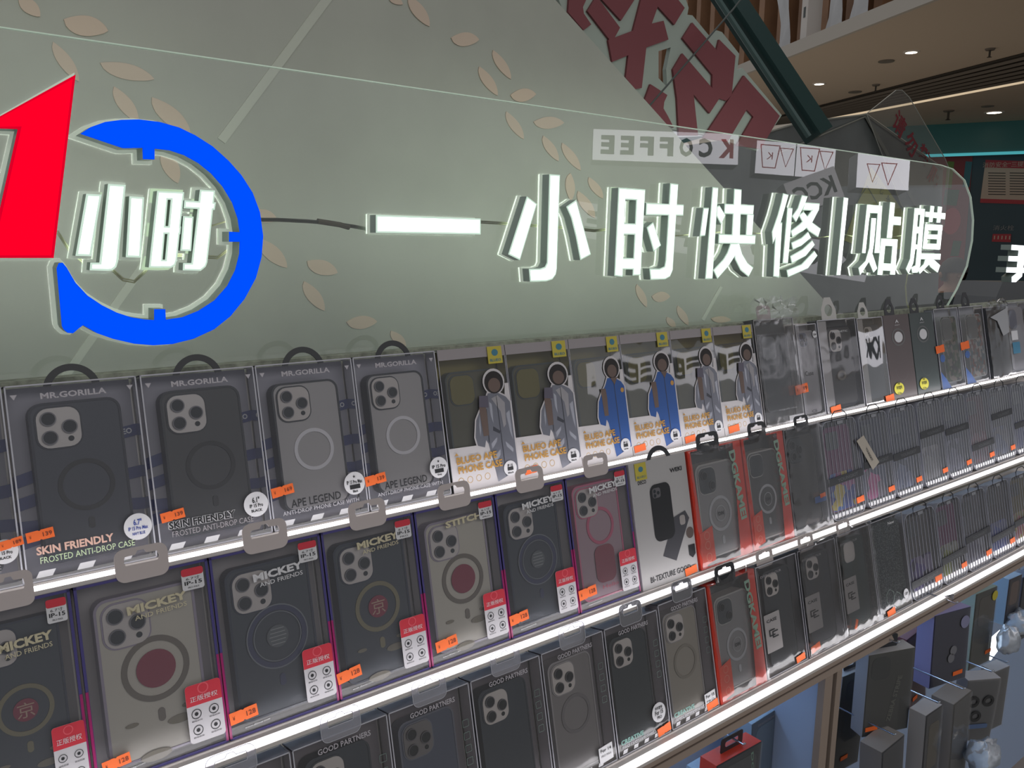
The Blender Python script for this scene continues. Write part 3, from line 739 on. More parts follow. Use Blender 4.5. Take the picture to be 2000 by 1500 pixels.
def deco3(m, w_, h_):
    m.text('KCC', w_ * .5, h_ * .5, w_ * .8, h_ * .55, -.003, kgr, bold=.03)
sign_box('coffee_banner', 'slanted small white lightbox with dark letters, mirrored beside the drink cups', [(1556, 372), (1664, 322), (1650, 385), (1552, 420)], 3.0, 'lightbox sign', emis('lightbox_dim', (.95, .9, .95), 1.1), deco3)
def deco4(m, w_, h_):
    cup(m, w_ * .4, h_ * .45, h_ * .6, False); cup(m, w_ * .7, h_ * .45, h_ * .5, False)
sign_box('ice_cream_sign', 'white lightbox with red cone drawings, mirrored over the yellow card', [(1690, 282), (1776, 304), (1774, 372), (1672, 366)], 3.0, 'lightbox sign', glow, deco4)

# ================================================================== products
def fl(n, **k): return film(n, **k)
clr = film('clear_shell_film', (.95, .96, .98), .05, (.75, .75, .80), 1.0, .06, wav=.25, wscale=9)
clr2 = film('crinkled_film', (.95, .95, .96), .04, (.8, .8, .82), 1.4, .10, wav=.5, wscale=16, stretch=(1, 1, .35))
wavy = film('wavy_window_film', (.94, .95, .95), .05, (.8, .8, .8), 3.6, .03, wav=.55, wscale=7, stretch=(1, 1, .5))
edge_c = mat('shell_edge_clear', (178, 178, 186), .25)
edge_p = mat('shell_edge_purple', (66, 60, 118), .3)
edge_m = mat('shell_edge_magenta', (150, 30, 96), .3)
grey_card = mat('card_grey', (140, 136, 140), .6)
ink_w = mat('ink_white', (205, 205, 208), .5)
ink_k = mat('ink_black', (26, 28, 32), .5)
orange = mat('price_orange', (236, 106, 40), .6)
orange_ink = mat('price_ink', (120, 52, 28), .7)
def C_(n, c, r=.4, **k): return mat(n, c, r, **k)
blackm = C_('matte_black', (38, 42, 50), .45)
lensm = C_('lens_black', (24, 30, 34), .12)
lensr = C_('lens_ring', (110, 108, 112), .3, metal=.4)
platem = C_('camera_plate_grey', (205, 198, 194), .35)
tabgrey = C_('tab_grey', (182, 172, 170), .5)
tabclear = film('tab_clear', (.92, .92, .96), .2, (.75, .75, .8), 1.5, .1)
tabblack = C_('tab_black', (46, 48, 52), .4)
tabwhite = C_('tab_white', (190, 188, 184), .5)

class Item:
    def __init__(s, name, row, x0, x1, label, cat, group, d=.022, gap=.0012, h=None, yaw=0, dy=0, roll=0):
        D = Dk[row]
        s0, s1 = s_at(x0, TOP[row], D), s_at(x1, TOP[row], D)
        s.w = (s1 - s0) - gap; full = BOT[row] - TOP[row]; s.d = d
        s.h = full if not h else (h - .0108 if row == 0 else (min(h, full) if row == 1 else h))
        s.e = empty(name, lean((s0 + s1) / 2, BOT[row] - .0006, D + dy))
        s.e.rotation_euler = (-TH, 0, 0)
        if yaw or roll:
            s.e.rotation_euler = (Matrix.Rotation(-TH, 3, 'X') @ Matrix.Rotation(yaw, 3, 'Z') @ Matrix.Rotation(roll, 3, 'Y')).to_euler()
        tag(s.e, label, cat, group)
    def X(s, fx): return (fx - .5) * s.w
    def Z(s, fz): return fz * s.h
    def part(s, name, m, parent=None, smooth=False): return m.build(name, parent or s.e, smooth)
    # fractions: fx from left, fz from the bottom
    def shell(s, back=grey_card, top=None, edge=edge_c, f=clr, er=.0011, sidefilm=None, back_name='backing_card'):
        w, h, d = s.w / 2, s.h, s.d
        s.part(back_name, MB().box((-w + .0015, d - .0015, .0008), (w - .0015, d, h - .0015), back))
        if top: s.part('top_card', MB().box((-w + .001, .001, h - .0016), (w - .001, d - .0016, h - .0006), top))
        m = MB()
        m.add([(-w, 0, 0), (w, 0, 0), (w, 0, h), (-w, 0, h)], [(0, 1, 2, 3)], f)
        sf = sidefilm or f
        m.add([(-w, 0, 0), (-w, d, 0), (-w, d, h), (-w, 0, h), (w, 0, 0), (w, d, 0), (w, d, h), (w, 0, h)], [(0, 3, 2, 1), (4, 5, 6, 7), (3, 7, 6, 2)], sf)
        s.part('clear_shell', m)
        m = MB(); r = er
        for x in (-w, w - r): m.box((x, -.0003, 0), (x + r, r, h), edge)
        for z in (0, h - r): m.box((-w, -.0003, z), (w, r, z + r), edge)
        for x in (-w, w - r): m.box((x, 0, h - r), (x + r, d, h), edge)
        s.part('shell_edging', m)
    def box(s, faces, front=None, side=None, name='carton'):
        w, h, d = s.w / 2, s.h, s.d
        m = MB(); m.box((-w, 0, 0), (w, d, h), side or faces)
        if front: m.add([(-w, -.0003, 0), (w, -.0003, 0), (w, -.0003, h), (-w, -.0003, h)], [(0, 1, 2, 3)], front)
        s.part(name, m)
    def case(s, fx0, fx1, fz0, fz1, body, frame=None, cam=1, ring=None, bar=None, plate=platem, rad=.15, y=.005, rib=False, cfrac=.46, lens=3, camcol=None, rz=.50, rr=.27, mount=None):
        x0, x1, z0, z1 = s.X(fx0), s.X(fx1), s.Z(fz0), s.Z(fz1); w = x1 - x0
        m = MB(); Pc = rrect(x0, z0, x1, z1, rad * w)
        m.prism(Pc, y + .0008, s.d - .004, body, side=frame or body)
        if frame: m.prism(Pc, y, y + .001, frame, holes=[offset(Pc, -.028 * w)])
        pc = s.part('phone_case', m)
        if cam:
            c = cfrac * w; cx0 = x0 + .075 * w; cz1 = z1 - .07 * w
            Q = rrect(cx0, cz1 - c * 1.02, cx0 + c, cz1, .28 * c)
            m = MB(); m.prism(Q, y - .0012, y + .001, camcol or plate)
            m.prism(offset(Q, .0016), y - .0002, y + .0006, frame or lensr); m.build('camera_plate', pc)
            cx, cz = cx0 + c / 2, cz1 - c * .51
            L = [(-.23, .24), (-.23, -.24), (.24, .0)] if lens == 3 else ([(-.22, .22), (.22, -.22)] if lens == 2 else [])
            for a_, b_ in L:
                m = MB(); q = c * .185
                m.lathe([(0, y - .0024), (q * .82, y - .0024), (q * .84, y - .0030), (q, y - .0030), (q, y - .001)], lensm if cam == 1 else lensr, 20, (cx + a_ * c, 0, cz + b_ * c), 'y')
                m.lathe([(q * .84, y - .0031), (q, y - .0031)], lensr, 20, (cx + a_ * c, 0, cz + b_ * c), 'y')
                m.build('camera_lens', pc)
            if lens == 3:
                m = MB(); m.prism(circ(cx + .25 * c, cz - .31 * c, c * .07, 14), y - .0018, y, lensm); m.build('flash_hole', pc)
        if ring:
            rx = (x0 + x1) / 2 + .03 * w; rzc = z0 + (z1 - z0) * rz
            r = rr * w; m = MB(); m.prism(circ(rx, rzc, r, 40), y - .0004, y + .0006, ring, holes=[circ(rx, rzc, r * .83, 40)]); m.build('magnet_ring', pc)
            if bar:
                bz = rzc - r - .14 * w
                m = MB(); m.prism(rrect(rx - .03 * w, bz - .08 * w, rx + .04 * w, bz + .06 * w, .035 * w), y - .0004, y + .0006, bar); m.build('magnet_bar', pc)
            s.ring = (rx, rzc, r)
        return pc
    def print(s, texts, y=-.0009, name='lettering'):
        m = MB()
        for t in texts:
            body, fx, fz, fw, fh, mt = t[:6]; ang = t[6] if len(t) > 6 else 0; bd = t[7] if len(t) > 7 else 0
            m.text(body, s.X(fx), s.Z(fz), fw * s.w, fh * s.h, y, mt, ang, bd)
        return s.part(name, m)
    def price(s, fx, fz, txt='139', fw=.2, ang=4, y=-.0022):
        w = fw * s.w; h = w * .42; m = MB()
        P = [(-w / 2, h / 2), (-w * .06, h / 2), (0, h * .40), (w * .06, h / 2), (w / 2, h / 2), (w / 2, -h / 2), (w * .06, -h / 2), (0, -h * .40), (-w * .06, -h / 2), (-w / 2, -h / 2)]
        ca, sa = math.cos(R(ang)), math.sin(R(ang)); cx, cz = s.X(fx), s.Z(fz)
        m.prism([(cx + a * ca - b * sa, cz + a * sa + b * ca) for a, b in P], y, y + .0004, orange)
        if txt:
            m.text('¥', cx - w * .36 * ca, cz - w * .36 * sa, w * .08, h * .34, y - .0003, orange_ink, ang)
            m.text(txt, cx + w * .26 * ca, cz + w * .26 * sa, w * .34, h * .42, y - .0003, orange_ink, ang, .02)
        s.part('price_sticker', m)
    def seal(s, fx, fz, r, lines, bg=ink_w, tx=ink_k, y=-.0015, rz=None):
        cx, cz = s.X(fx), s.Z(fz); r = r * s.w; m = MB()
        m.prism(circ(cx, cz, r, 28, rz=(rz or r)), y, y + .0003, bg)
        for body, dz, fw, fh in lines: m.text(body, cx, cz + dz * r, fw * r, fh * r * 1.1, y - .0003, tx, 0, .03)
        s.part('size_label', m)
    def tab(s, kind='grey', fx=.5, fw=.38, hz=.028, y=None, down=.006):
        mt = {'grey': tabgrey, 'clear': tabclear, 'black': tabblack, 'white': tabwhite}[kind]
        y = -.0016 if y is None else y
        cx = s.X(fx); w = fw * s.w; z0 = s.h - down; z1 = s.h + hz
        P = rrect(cx - w / 2, z0, cx + w / 2, z1, .18 * w)
        P = [(a, max(b, z0)) for a, b in P]
        zc = (s.h + z1) / 2 + .001; q = w * .30; v = (z1 - s.h) * .17
        H = [(cx - q * 1.1, zc), (cx - q, zc + v), (cx - q * .35, zc + v * 1.1), (cx - q * .2, zc + v * 1.9), (cx + q * .2, zc + v * 1.9), (cx + q * .35, zc + v * 1.1), (cx + q, zc + v), (cx + q * 1.1, zc), (cx + q, zc - v), (cx - q, zc - v)]
        m = MB(); m.prism(P, y, y + .0008, mt, holes=[H])
        if kind == 'clear': m.prism(offset(H, .0006), y - .0004, y, edge_c, holes=[H]); m.prism(P, y - .0002, y, edge_c, holes=[offset(P, -.0006)])
        s.part('hang_tab', m)
    def loop(s, fx=.5, r=.2, mt=tabblack, y=.004):
        cx = s.X(fx); ro = r * s.w; m = MB()
        m.prism(arc_band(cx, s.h - ro * .32, ro * .74, ro, 12, 168), y, y + .0015, mt); s.part('hang_loop', m)
    def house(s, mt, fx=.45, fw=.38, y=.01):
        cx = s.X(fx); w = fw * s.w; z = s.h; hh = w * .85; m = MB()
        P = [(cx - w / 2, z - .002), (cx + w / 2, z - .002), (cx + w / 2, z + hh * .45), (cx + w * .2, z + hh), (cx - w * .2, z + hh), (cx - w / 2, z + hh * .45)]
        H = circ(cx, z + hh * .42, w * .27, 12, rz=hh * .27)
        m.prism(P, y, y + .001, mt, holes=[H]); s.part('hang_tab', m)
    def bag(s, top=.03, extra=.004, seed=1):
        rnd = random.Random(seed); m = MB(); nx, nz = 12, 26; w = s.w / 2 + extra; H = s.h + top; vs = []; fs = []
        for i in range(nz + 1):
            for j in range(nx + 1):
                u = j / nx; v = i / nz; z = H * v; amp = .0004 + (.007 if z > s.h else .0) + (.0005 if v < .12 or u < .1 or u > .9 else 0)
                vs.append(((u * 2 - 1) * w + (rnd.uniform(-1, 1) * .0015), -.0052 - extra * .3 + rnd.uniform(-1, 1) * amp, z + (rnd.uniform(-.008, .004) if i == nz else 0)))
        for i in range(nz):
            for j in range(nx):
                a = i * (nx + 1) + j; fs.append((a, a + 1, a + nx + 2, a + nx + 1))
        m.add(vs, fs, clr2)
        s.part('plastic_bag', m, smooth=True)

CAT = 'phone case box'
# ---------------- top row: grey translucent boxes with loops
ribbon = C_('ribbon_navy', (58, 66, 116), .5)
holo = C_('ink_iridescent', (214, 176, 160), .3)
def gorilla(x0, x1, label, clear, size, price, first, l2, navy=False):
    it = Item('phone_case_box', 0, x0, x1, label, CAT, 'grey translucent boxes with black loops on the top row', d=.026)
    it.shell(back=C_('card_lilac_grey', (150, 148, 158), .6), er=.0014)
    m = MB()
    for fz, sd, a in ((.70, 1, 8), (.47, 1, 5), (.40, -1, 12), (.30, 1, -6), (.27, -1, -4), (.52, -1, 14), (.20, -1, 10)):
        cx = it.X(.9 if sd > 0 else .1); cz = it.Z(fz); q = it.w * .1; k = math.tan(R(a)) * q
        m.prism([(cx - q, cz - .006 - k), (cx + q, cz - .006 + k), (cx + q, cz + .006 + k), (cx - q, cz + .006 - k)], it.d - .003, it.d - .002, ribbon)
    m.text('EO', it.X(.92), it.Z(.705), it.w * .08, .006, it.d - .0035, ink_w, 5, .03)
    it.part('ribbon_print', m)
    if clear: it.case(.15, .84, .09, .88, C_('frosted_grey', (168, 164, 164), .5), frame=blackm, ring=C_('ring_white', (215, 212, 216), .4), plate=C_('plate_silver', (196, 188, 184), .4), y=.006, rr=.30, rz=.46)
    else: it.case(.15, .86, .07, .90, C_('smoke_navy', (58, 62, 74), .45) if navy else C_('smoke_black', (60, 61, 64), .45), frame=C_('frame_navy', (30, 34, 50), .4) if navy else blackm, ring=C_('ring_dark', (22, 24, 28), .4), bar=C_('ring_dark', (22, 24, 28), .4), y=.006, rr=.31, rz=.46)
    m = [('MR.GORILLA', .5, .935, .5, .032, C_('ink_silver', (176, 172, 178), .4), 0, .03)]
    if first:
        m += [('SKIN FRIENDLY', .38, .155, .58, .042, holo if navy else ink_k, 0, .035), ('FROSTED ANTI-DROP CASE', .47, .105, .72, .032, C_('ink_pale_green', (190, 210, 170), .4) if navy else C_('ink_mid_grey', (150, 146, 150), .5))]
        it.seal(.87, .185, .115, [(size + '"', .35, .6, .42), ('IP 15 Pro Max' if navy else 'IP 15 Pro', -.1, 1.4 if navy else 1.1, .26), ('▬▬' if False else 'NAVY BLUE' if navy else 'BLACK', -.5, .9, .2)], tx=C_('ink_blue', (58, 76, 150)) if navy else ink_k)
    else:
        m += [('APE LEGEND', .45, .145, .52, .05, ink_k, 0, .015), ('ANTI-DROP PHONE CASE WITH', .5, .095, .8, .025, C_('ink_light_grey', (180, 178, 184), .5))]
        it.seal(.87, .20, .115, [('★', .6, .3, .25), ('IP 15 Pro Max' if l2 else 'IP 15 Pro', .12, 1.5, .3), ('▬', -.3, 1.0, .35), ('Black' if l2 else 'Grey', -.68, .5, .2)])
    it.print([(t[0], t[1], t[2], t[3] + .012, t[4] + .004, ink_w, 0, t[7] + .05) for t in m if t[5] is ink_k and len(t) > 7], y=-.0006, name='lettering_outline') if first and not navy else None
    it.print(m)
    m = MB()
    for i in range(3):
        cx = it.X(.14 + .30 * i); q = it.w * .075
        m.flat([(cx - q, .004), (cx + q * .6, .004), (cx + q, .010), (cx - q * .6, .010)], -.0007, ink_w)
    for sx in (.06, .94): m.flat([(it.X(sx) - .003, it.h - .009), (it.X(sx), it.h - .014), (it.X(sx) + .003, it.h - .009)], -.0007, C_('ink_silver', (176, 172, 178), .4))
    it.part('corner_marks', m)
    it.price(*price)
    it.loop(.5, .22)
    return it
gorilla(-260, 3, 'grey translucent phone case box cut off by the left edge of the top row', False, '6.1', (.93, .22, '189', .2, 8), True, 0)
gorilla(5, 266, 'grey box with dark frosted case and pinkish iridescent writing, leftmost full box of top row', False, '6.7', (.13, .235, '139', .2, 5), True, 0, navy=True)
gorilla(271, 495, 'grey box with dark frosted case and black SKIN FRIENDLY writing on the top row', False, '6.1', (.13, .21, '139', .2, 6), True, 0)
gorilla(496, 686, 'grey box with silver case under the long bar, its round label reading Pro Max', True, '', (.12, .235, '169', .22, 6), False, 1)
gorilla(687, 849, 'grey box with silver case, last of the loop-hung boxes, touching the yellow-backed boxes', True, '', (.09, .20, '139', .24, 5), False, 0)

# ---------------- top row: yellow-backed window boxes
olive = C_('olive_backing', (120, 110, 56), .6)
jacket_s = C_('jacket_silver', (116, 118, 128), .3, metal=.3)
jacket_b = C_('jacket_blue', (44, 84, 150), .5)
hairm = C_('hair_dark', (40, 37, 38), .7); facem = C_('face_brown', (104, 88, 82), .7); whitec = C_('carton_white', (200, 196, 198), .5)
gold = C_('ink_gold', (186, 140, 66), .4)
def blueo(x0, x1, label, blue, price, cover=False):
    it = Item('phone_case_box', 0, x0, x1, label, CAT, 'yellow-backed window boxes on the top row', d=.024)
    w, h = it.w, it.h
    it.shell(back=olive, f=wavy if cover else clr, er=.0008)
    it.case(.10, .88, .10, .84, C_('case_smoke_olive', (84, 82, 60), .4), frame=C_('case_frame_slate', (62, 70, 68), .4), cam=1, lens=0, plate=C_('window_olive', (112, 104, 48), .5), y=.006, cfrac=.44)
    m = MB()
    m.prism([(-w / 2, 0), (w / 2, 0), (w / 2, h * .30), (w * .12, h * .30), (-w / 2, h * .31)], -.0009, -.0004, whitec)
    m.prism([(-w / 2, h * .925), (w / 2, h * .925), (w / 2, h), (-w / 2, h)], -.0009, -.0004, C_('flap_grey', (150, 144, 146), .6))
    m.prism([(w * .40, 0), (w / 2, 0), (w / 2, h * .72), (w * .44, h * .72), (w * .40, h * .55)], -.0008, -.0004, whitec)
    it.part('carton_front', m)
    # plain generic figure print: dark head, jacket, raised arm
    jk = jacket_b if blue else jacket_s
    X, Z = it.X, it.Z
    def P(q): return [(X(a), Z(b)) for a, b in q]
    body = [(.42, .30), (.40, .36), (.44, .48), (.52, .55), (.60, .60), (.66, .66), (.80, .66), (.93, .62), (.985, .58), (.99, .08), (.66, .02), (.62, .18), (.58, .30), (.55, .33), (.52, .28)]
    m = MB()
    m.flat(offset(P(body), .0022), -.0011, whitec); m.flat(offset(circ(X(.77), Z(.74), .15 * w, 22, rz=.085 * h), .002), -.0012, whitec)
    m.flat(P(body), -.0014, jk)
    m.flat(circ(X(.77), Z(.735), .145 * w, 22, rz=.082 * h), -.0015, hairm)
    m.flat(circ(X(.77), Z(.715), .095 * w, 20, rz=.052 * h), -.0017, facem)
    m.flat(P([(.52, .36), (.60, .36), (.61, .50), (.60, .58), (.50, .58), (.51, .46)]), -.0017, facem)
    m.flat(P([(.775, .64), (.785, .64), (.80, .05), (.785, .05)]), -.0016, C_('zip_dark', (60, 62, 70), .4))
    if blue:
        m.flat(P([(.72, .66), (.86, .66), (.79, .60)]), -.0018, facem); m.flat(circ(X(.93), Z(.55), .035 * w, 16), -.0018, gold)
    else:
        m.flat(P([(.70, .62), (.80, .64), (.90, .58), (.88, .42), (.84, .40), (.82, .52)]), -.0016, C_('shirt_grey', (150, 148, 152), .6))
        for q_ in ([(.47, .44), (.50, .52), (.49, .40), (.47, .36)], [(.66, .60), (.70, .58), (.69, .44), (.66, .50)], [(.62, .30), (.72, .34), (.71, .31), (.63, .26)], [(.64, .20), (.75, .25), (.74, .21), (.65, .15)], [(.90, .50), (.96, .52), (.96, .30), (.93, .36)], [(.84, .30), (.95, .24), (.94, .21), (.85, .26)]): m.flat(P(q_), -.00155, C_('jacket_sheen', (166, 168, 178), .25, metal=.3))
        for q_ in ([(.60, .55), (.615, .55), (.60, .30), (.585, .32)], [(.68, .42), (.78, .38), (.77, .36), (.67, .39)]): m.flat(P(q_), -.00155, C_('zip_dark', (60, 62, 70), .4))
        m.prism(P([(.50, .57), (.64, .56), (.65, .645), (.52, .65)]), -.0022, -.0018, C_('phone_print', (88, 84, 98), .4))
    it.part('figure_print', m)
    it.print([('▲', .09, .265, .06, .018, gold), ('BLUEO APE', .38, .218, .60, .052, gold, 0, .03), ('PHONE CASE', .42, .152, .66, .052, gold, 0, .03)], y=-.0022)
    m = MB()
    for i in range(4): m.flat(circ(X(.12 + .13 * i), Z(.075), .042 * w, 16), -.0012, C_('icon_tan', (190, 160, 110), .6), holes=[circ(X(.12 + .13 * i), Z(.075), .034 * w, 16)])
    it.part('icon_row', m)
    it.seal(.86, .10, .10, [('IP 15', .35, .8, .3), ('▬', -.05, .9, .4), ('Dark Blue' if blue else 'Black', -.55, .9, .2)], y=-.0024, rz=.055 * h)
    m = MB(); m.prism([(X(.72), Z(.87)), (X(.94), Z(.87)), (X(.94), Z(.995)), (X(.72), Z(.995))], -.0026, -.0022, C_('label_yellow', (186, 172, 64), .5))
    m.flat(circ(X(.83), Z(.95), .05 * w, 14, rz=.025 * h), -.0028, C_('label_blue', (60, 120, 140), .5)); m.text('BLUEO', X(.83), Z(.895), .17 * w, .02 * h, -.003, C_('label_blue', (60, 120, 140), .5), 0, .02)
    it.part('brand_label', m)
    if price: it.price(*price)
blueo(852, 984, 'yellow-backed box with silver-jacket figure, next to the grey loop-hung boxes', False, None)
blueo(984, 1108, 'yellow-backed box with silver-jacket figure and orange sticker, directly left of the blue jackets', False, (.17, .055, '', .2, 4))
blueo(1108, 1208, 'yellow-backed box with blue-jacket figure, left one of the two blue ones', True, None, True)
blueo(1208, 1306, 'yellow-backed box with blue-jacket figure, right one of the two blue ones', True, (.13, .05, '', .22, 4), True)
blueo(1306, 1390, 'yellow-backed box with silver-jacket figure, just right of the blue jackets', False, (.17, .04, '', .24, 4), True)
blueo(1390, 1468, 'yellow-backed box with silver-jacket figure, last one before the clear wrapped box', False, (.22, .05, '', .26, 4), True)

# ---------------- top row: assorted boxes to the right
side_w = C_('carton_pale', (176, 172, 172), .5)
G1 = 'assorted clear boxes on the right of the top row'
it = Item('phone_case_box', 0, 1471, 1549, 'clear box with silvery window in crumpled film, right of the last yellow-backed box', CAT, G1, h=.206)
it.shell(back=C_('card_mid', (116, 118, 122), .5), f=wavy, er=.0022, edge=C_('edge_pale', (170, 168, 170), .3)); it.case(.14, .86, .12, .86, C_('case_steel', (100, 104, 110), .3), frame=C_('frame_steel', (126, 128, 134), .3), lens=0, plate=C_('plate_white', (160, 162, 168), .3))
it.print([('magsafe case', .6, .13, .45, .02, ink_w)]); m = MB(); m.prism([(it.X(.60), it.Z(.0)), (it.X(.98), it.Z(.0)), (it.X(.98), it.Z(.06)), (it.X(.60), it.Z(.06))], -.0012, -.0008, ink_w); it.part('size_label', m)
it.tab('grey', .42, .34, .026, y=.012); it.bag(.038, .004, 3)
it = Item('phone_case_box', 0, 1551, 1592, 'pale silver box with printed Case lettering and ringed camera, right of the film-wrapped box', CAT, G1, h=.19)
it.shell(back=C_('card_pale', (150, 148, 150), .5), f=clr2, er=.0016); it.case(.14, .94, .04, .93, C_('case_pale', (150, 148, 152), .4), frame=C_('frame_pale', (170, 168, 172), .4), cam=2, plate=C_('plate_slate', (108, 112, 128), .4))
it.print([('Case', .5, .47, .4, .05, ink_k, 0, .01), ('|||||||', .5, .22, .18, .07, C_('ink_mid_grey', (150, 146, 150), .5)), ('CE', .55, .06, .25, .03, ink_k)], y=.004); it.seal(.86, .88, .1, [('12A4', 0, 1.5, .5)]); it.price(-.08, .10 + .22, '99', .6, 4)
def darkbox(row, x0, x1, label, back, body, h=.195, tabk=None, txt=(), price=None, grp=G1, fr=None, side=False, f=None, ring=None, cam=1, y=.005, **kw):
    it = Item('phone_case_box', row, x0, x1, label, CAT, grp, h=h)
    it.shell(back=back, f=f or clr, er=.0016)
    it.case(.26 if side else .14, .93 if side else .88, .05, .92, body, frame=fr or blackm, ring=ring, cam=cam, y=y, **kw)
    if side:
        m = MB(); m.box((-it.w / 2 + .0005, .0005, .001), (-it.w * .27, .002, it.h - .003), side_w); it.part('side_card', m)
    if txt: it.print(list(txt))
    if price: it.price(*price)
    if tabk == 'house': it.house(tabblack)
    elif tabk == 'housew': it.house(tabwhite)
    elif tabk: it.tab(tabk, .45, .42, .018)
    return it
dkc = C_('card_dark', (72, 74, 76), .5); dkc2 = C_('card_dark_green', (60, 70, 70), .5)
it = darkbox(0, 1594, 1669, 'dark window box with an animal-head emblem on its case, right of the Case box', dkc, C_('case_charcoal', (76, 76, 76), .4), tabk='housew', txt=[('MAGNETIC', .55, .86, .4, .02, ink_w)], price=(.2, .03, '', .26, 4), side=True)
m = MB(); m.flat(circ(it.X(.52), it.Z(.38), .12 * it.w, 16, rz=.055 * it.h), .0036, C_('emblem_tan', (120, 114, 106), .5), holes=[circ(it.X(.52), it.Z(.38), .07 * it.w, 12, rz=.03 * it.h)]); it.part('emblem', m)
darkbox(0, 1671, 1722, 'dark navy window box with white hang tab, left of the two round-yellow-label boxes', dkc2, C_('case_navy', (58, 66, 78), .4), h=.192, tabk='housew', price=(.9, .03, '', .34, 4), side=True, f=wavy)
yel = C_('label_bright_yellow', (214, 206, 70), .5)
for x0, x1, c, lab in ((1723, 1773, (84, 74, 74), 'dark brownish box with yellow round label and dark hang tab, left one of two'), (1774, 1819, (60, 70, 70), 'dark green-grey box with yellow round label and dark hang tab, right one of two')):
    it = Item('phone_case_box', 0, x0, x1, lab, CAT, 'dark boxes with yellow round labels', h=.193); it.box(C_('carton_%d' % c[0], c, .35), name='carton')
    m = MB(); m.flat(circ(it.X(.5), it.Z(.73), .26 * it.w, 24, rz=.105 * it.h), -.0004, C_('carton_ring', (96, 98, 98), .3), holes=[circ(it.X(.5), it.Z(.73), .22 * it.w, 24, rz=.09 * it.h)])
    m.prism(circ(it.X(.5), it.Z(.73), .16 * it.w, 20, rz=.065 * it.h), -.001, -.0004, ink_w); m.flat(arc_band(it.X(.5), it.Z(.36), .25 * it.w, .255 * it.w, 180, 330), -.0006, C_('carton_ring', (96, 98, 98), .3))
    it.part('window_disc', m); it.print([('A', .5, .92, .14, .04, ink_w, 0, .02), ('ANKIT', .5, .875, .2, .012, ink_w)])
    it.seal(.28, .12, .19, [('For', .55, .5, .25), ('手机型号', .1, 1.2, .36), ('15 Pro', -.5, .9, .25)], bg=yel, tx=C_('ink_olive', (70, 70, 30)), rz=.072 * it.h); it.house(tabblack)
blu = C_('wave_blue', (60, 92, 150), .5)
for x0, x1, cols, lab in ((1822, 1869, [(70, 72, 70), (90, 100, 84), (70, 84, 66), (128, 120, 112)], 'clear box with greenish picture case and blue wave, left one of two'), (1871, 1918, [(110, 108, 104), (120, 84, 76), (86, 100, 104), (150, 146, 140)], 'clear box with reddish-dotted picture case and blue wave, right one of two')):
    it = Item('phone_case_box', 0, x0, x1, lab, CAT, 'clear boxes with picture cases and blue waves', h=.198); it.shell(back=C_('card_light', (170, 172, 178), .5), er=.0016)
    it.case(.30, .98, .06, .90, pattern('pic_%d' % x0, cols, 120), frame=C_('frame_clear', (160, 164, 164), .3), cam=2, lens=0, plate=C_('plate_round', (120, 122, 122), .3), cfrac=.6)
    m = MB(); m.flat([(it.X(0.01), it.Z(.22)), (it.X(.2), it.Z(.12)), (it.X(.38), 0), (it.X(.01), 0)], -.0006, blu); m.flat(circ(it.X(.14), it.Z(.38), .1 * it.w, 14, rz=.05 * it.h), -.0006, blu); it.part('wave_print', m)
    it.price(.06, .50, '', .34, 4)
    it.house(tabblack, .5, .32)
it = Item('phone_case_box', 0, 1920, 1962, 'dark case in shiny crumpled film between clear boxes near the right edge', CAT, G1, h=.19)
it.box(C_('carton_black', (58, 60, 64), .3)); it.bag(.022, .003, 9); it.price(.5, .035, '', .01)
m = MB(); m.flat([(it.X(.1), it.Z(.86)), (it.X(.95), it.Z(.98)), (it.X(.9), it.Z(.62)), (it.X(.6), it.Z(.58)), (it.X(.4), it.Z(.80))], -.008, C_('film_patch', (160, 162, 166), .3)); it.part('film_fold', m)
it = Item('phone_case_box', 0, 1963, 2003, 'pale silver box with blue label at the right edge of the top row', CAT, G1, h=.199)
it.shell(back=C_('card_light', (170, 172, 178), .5)); it.case(.1, .9, .05, .93, C_('case_pale', (150, 148, 152), .4), lens=0, plate=C_('plate_slate', (108, 112, 128), .4))
m = MB(); m.flat([(it.X(.1), it.Z(.28)), (it.X(.45), it.Z(.28)), (it.X(.45), it.Z(.44)), (it.X(.1), it.Z(.44))], -.001, C_('label_teal', (60, 120, 150), .5)); m.flat([(it.X(.1), it.Z(.47)), (it.X(.4), it.Z(.47)), (it.X(.4), it.Z(.6)), (it.X(.1), it.Z(.6))], -.001, ink_w); it.part('side_label', m)
it = Item('phone_case_box', 0, 2005, 2050, 'clear phone case box just past the right edge of the top row', CAT, G1, h=.195); it.shell(); it.case(.1, .9, .05, .93, blackm)

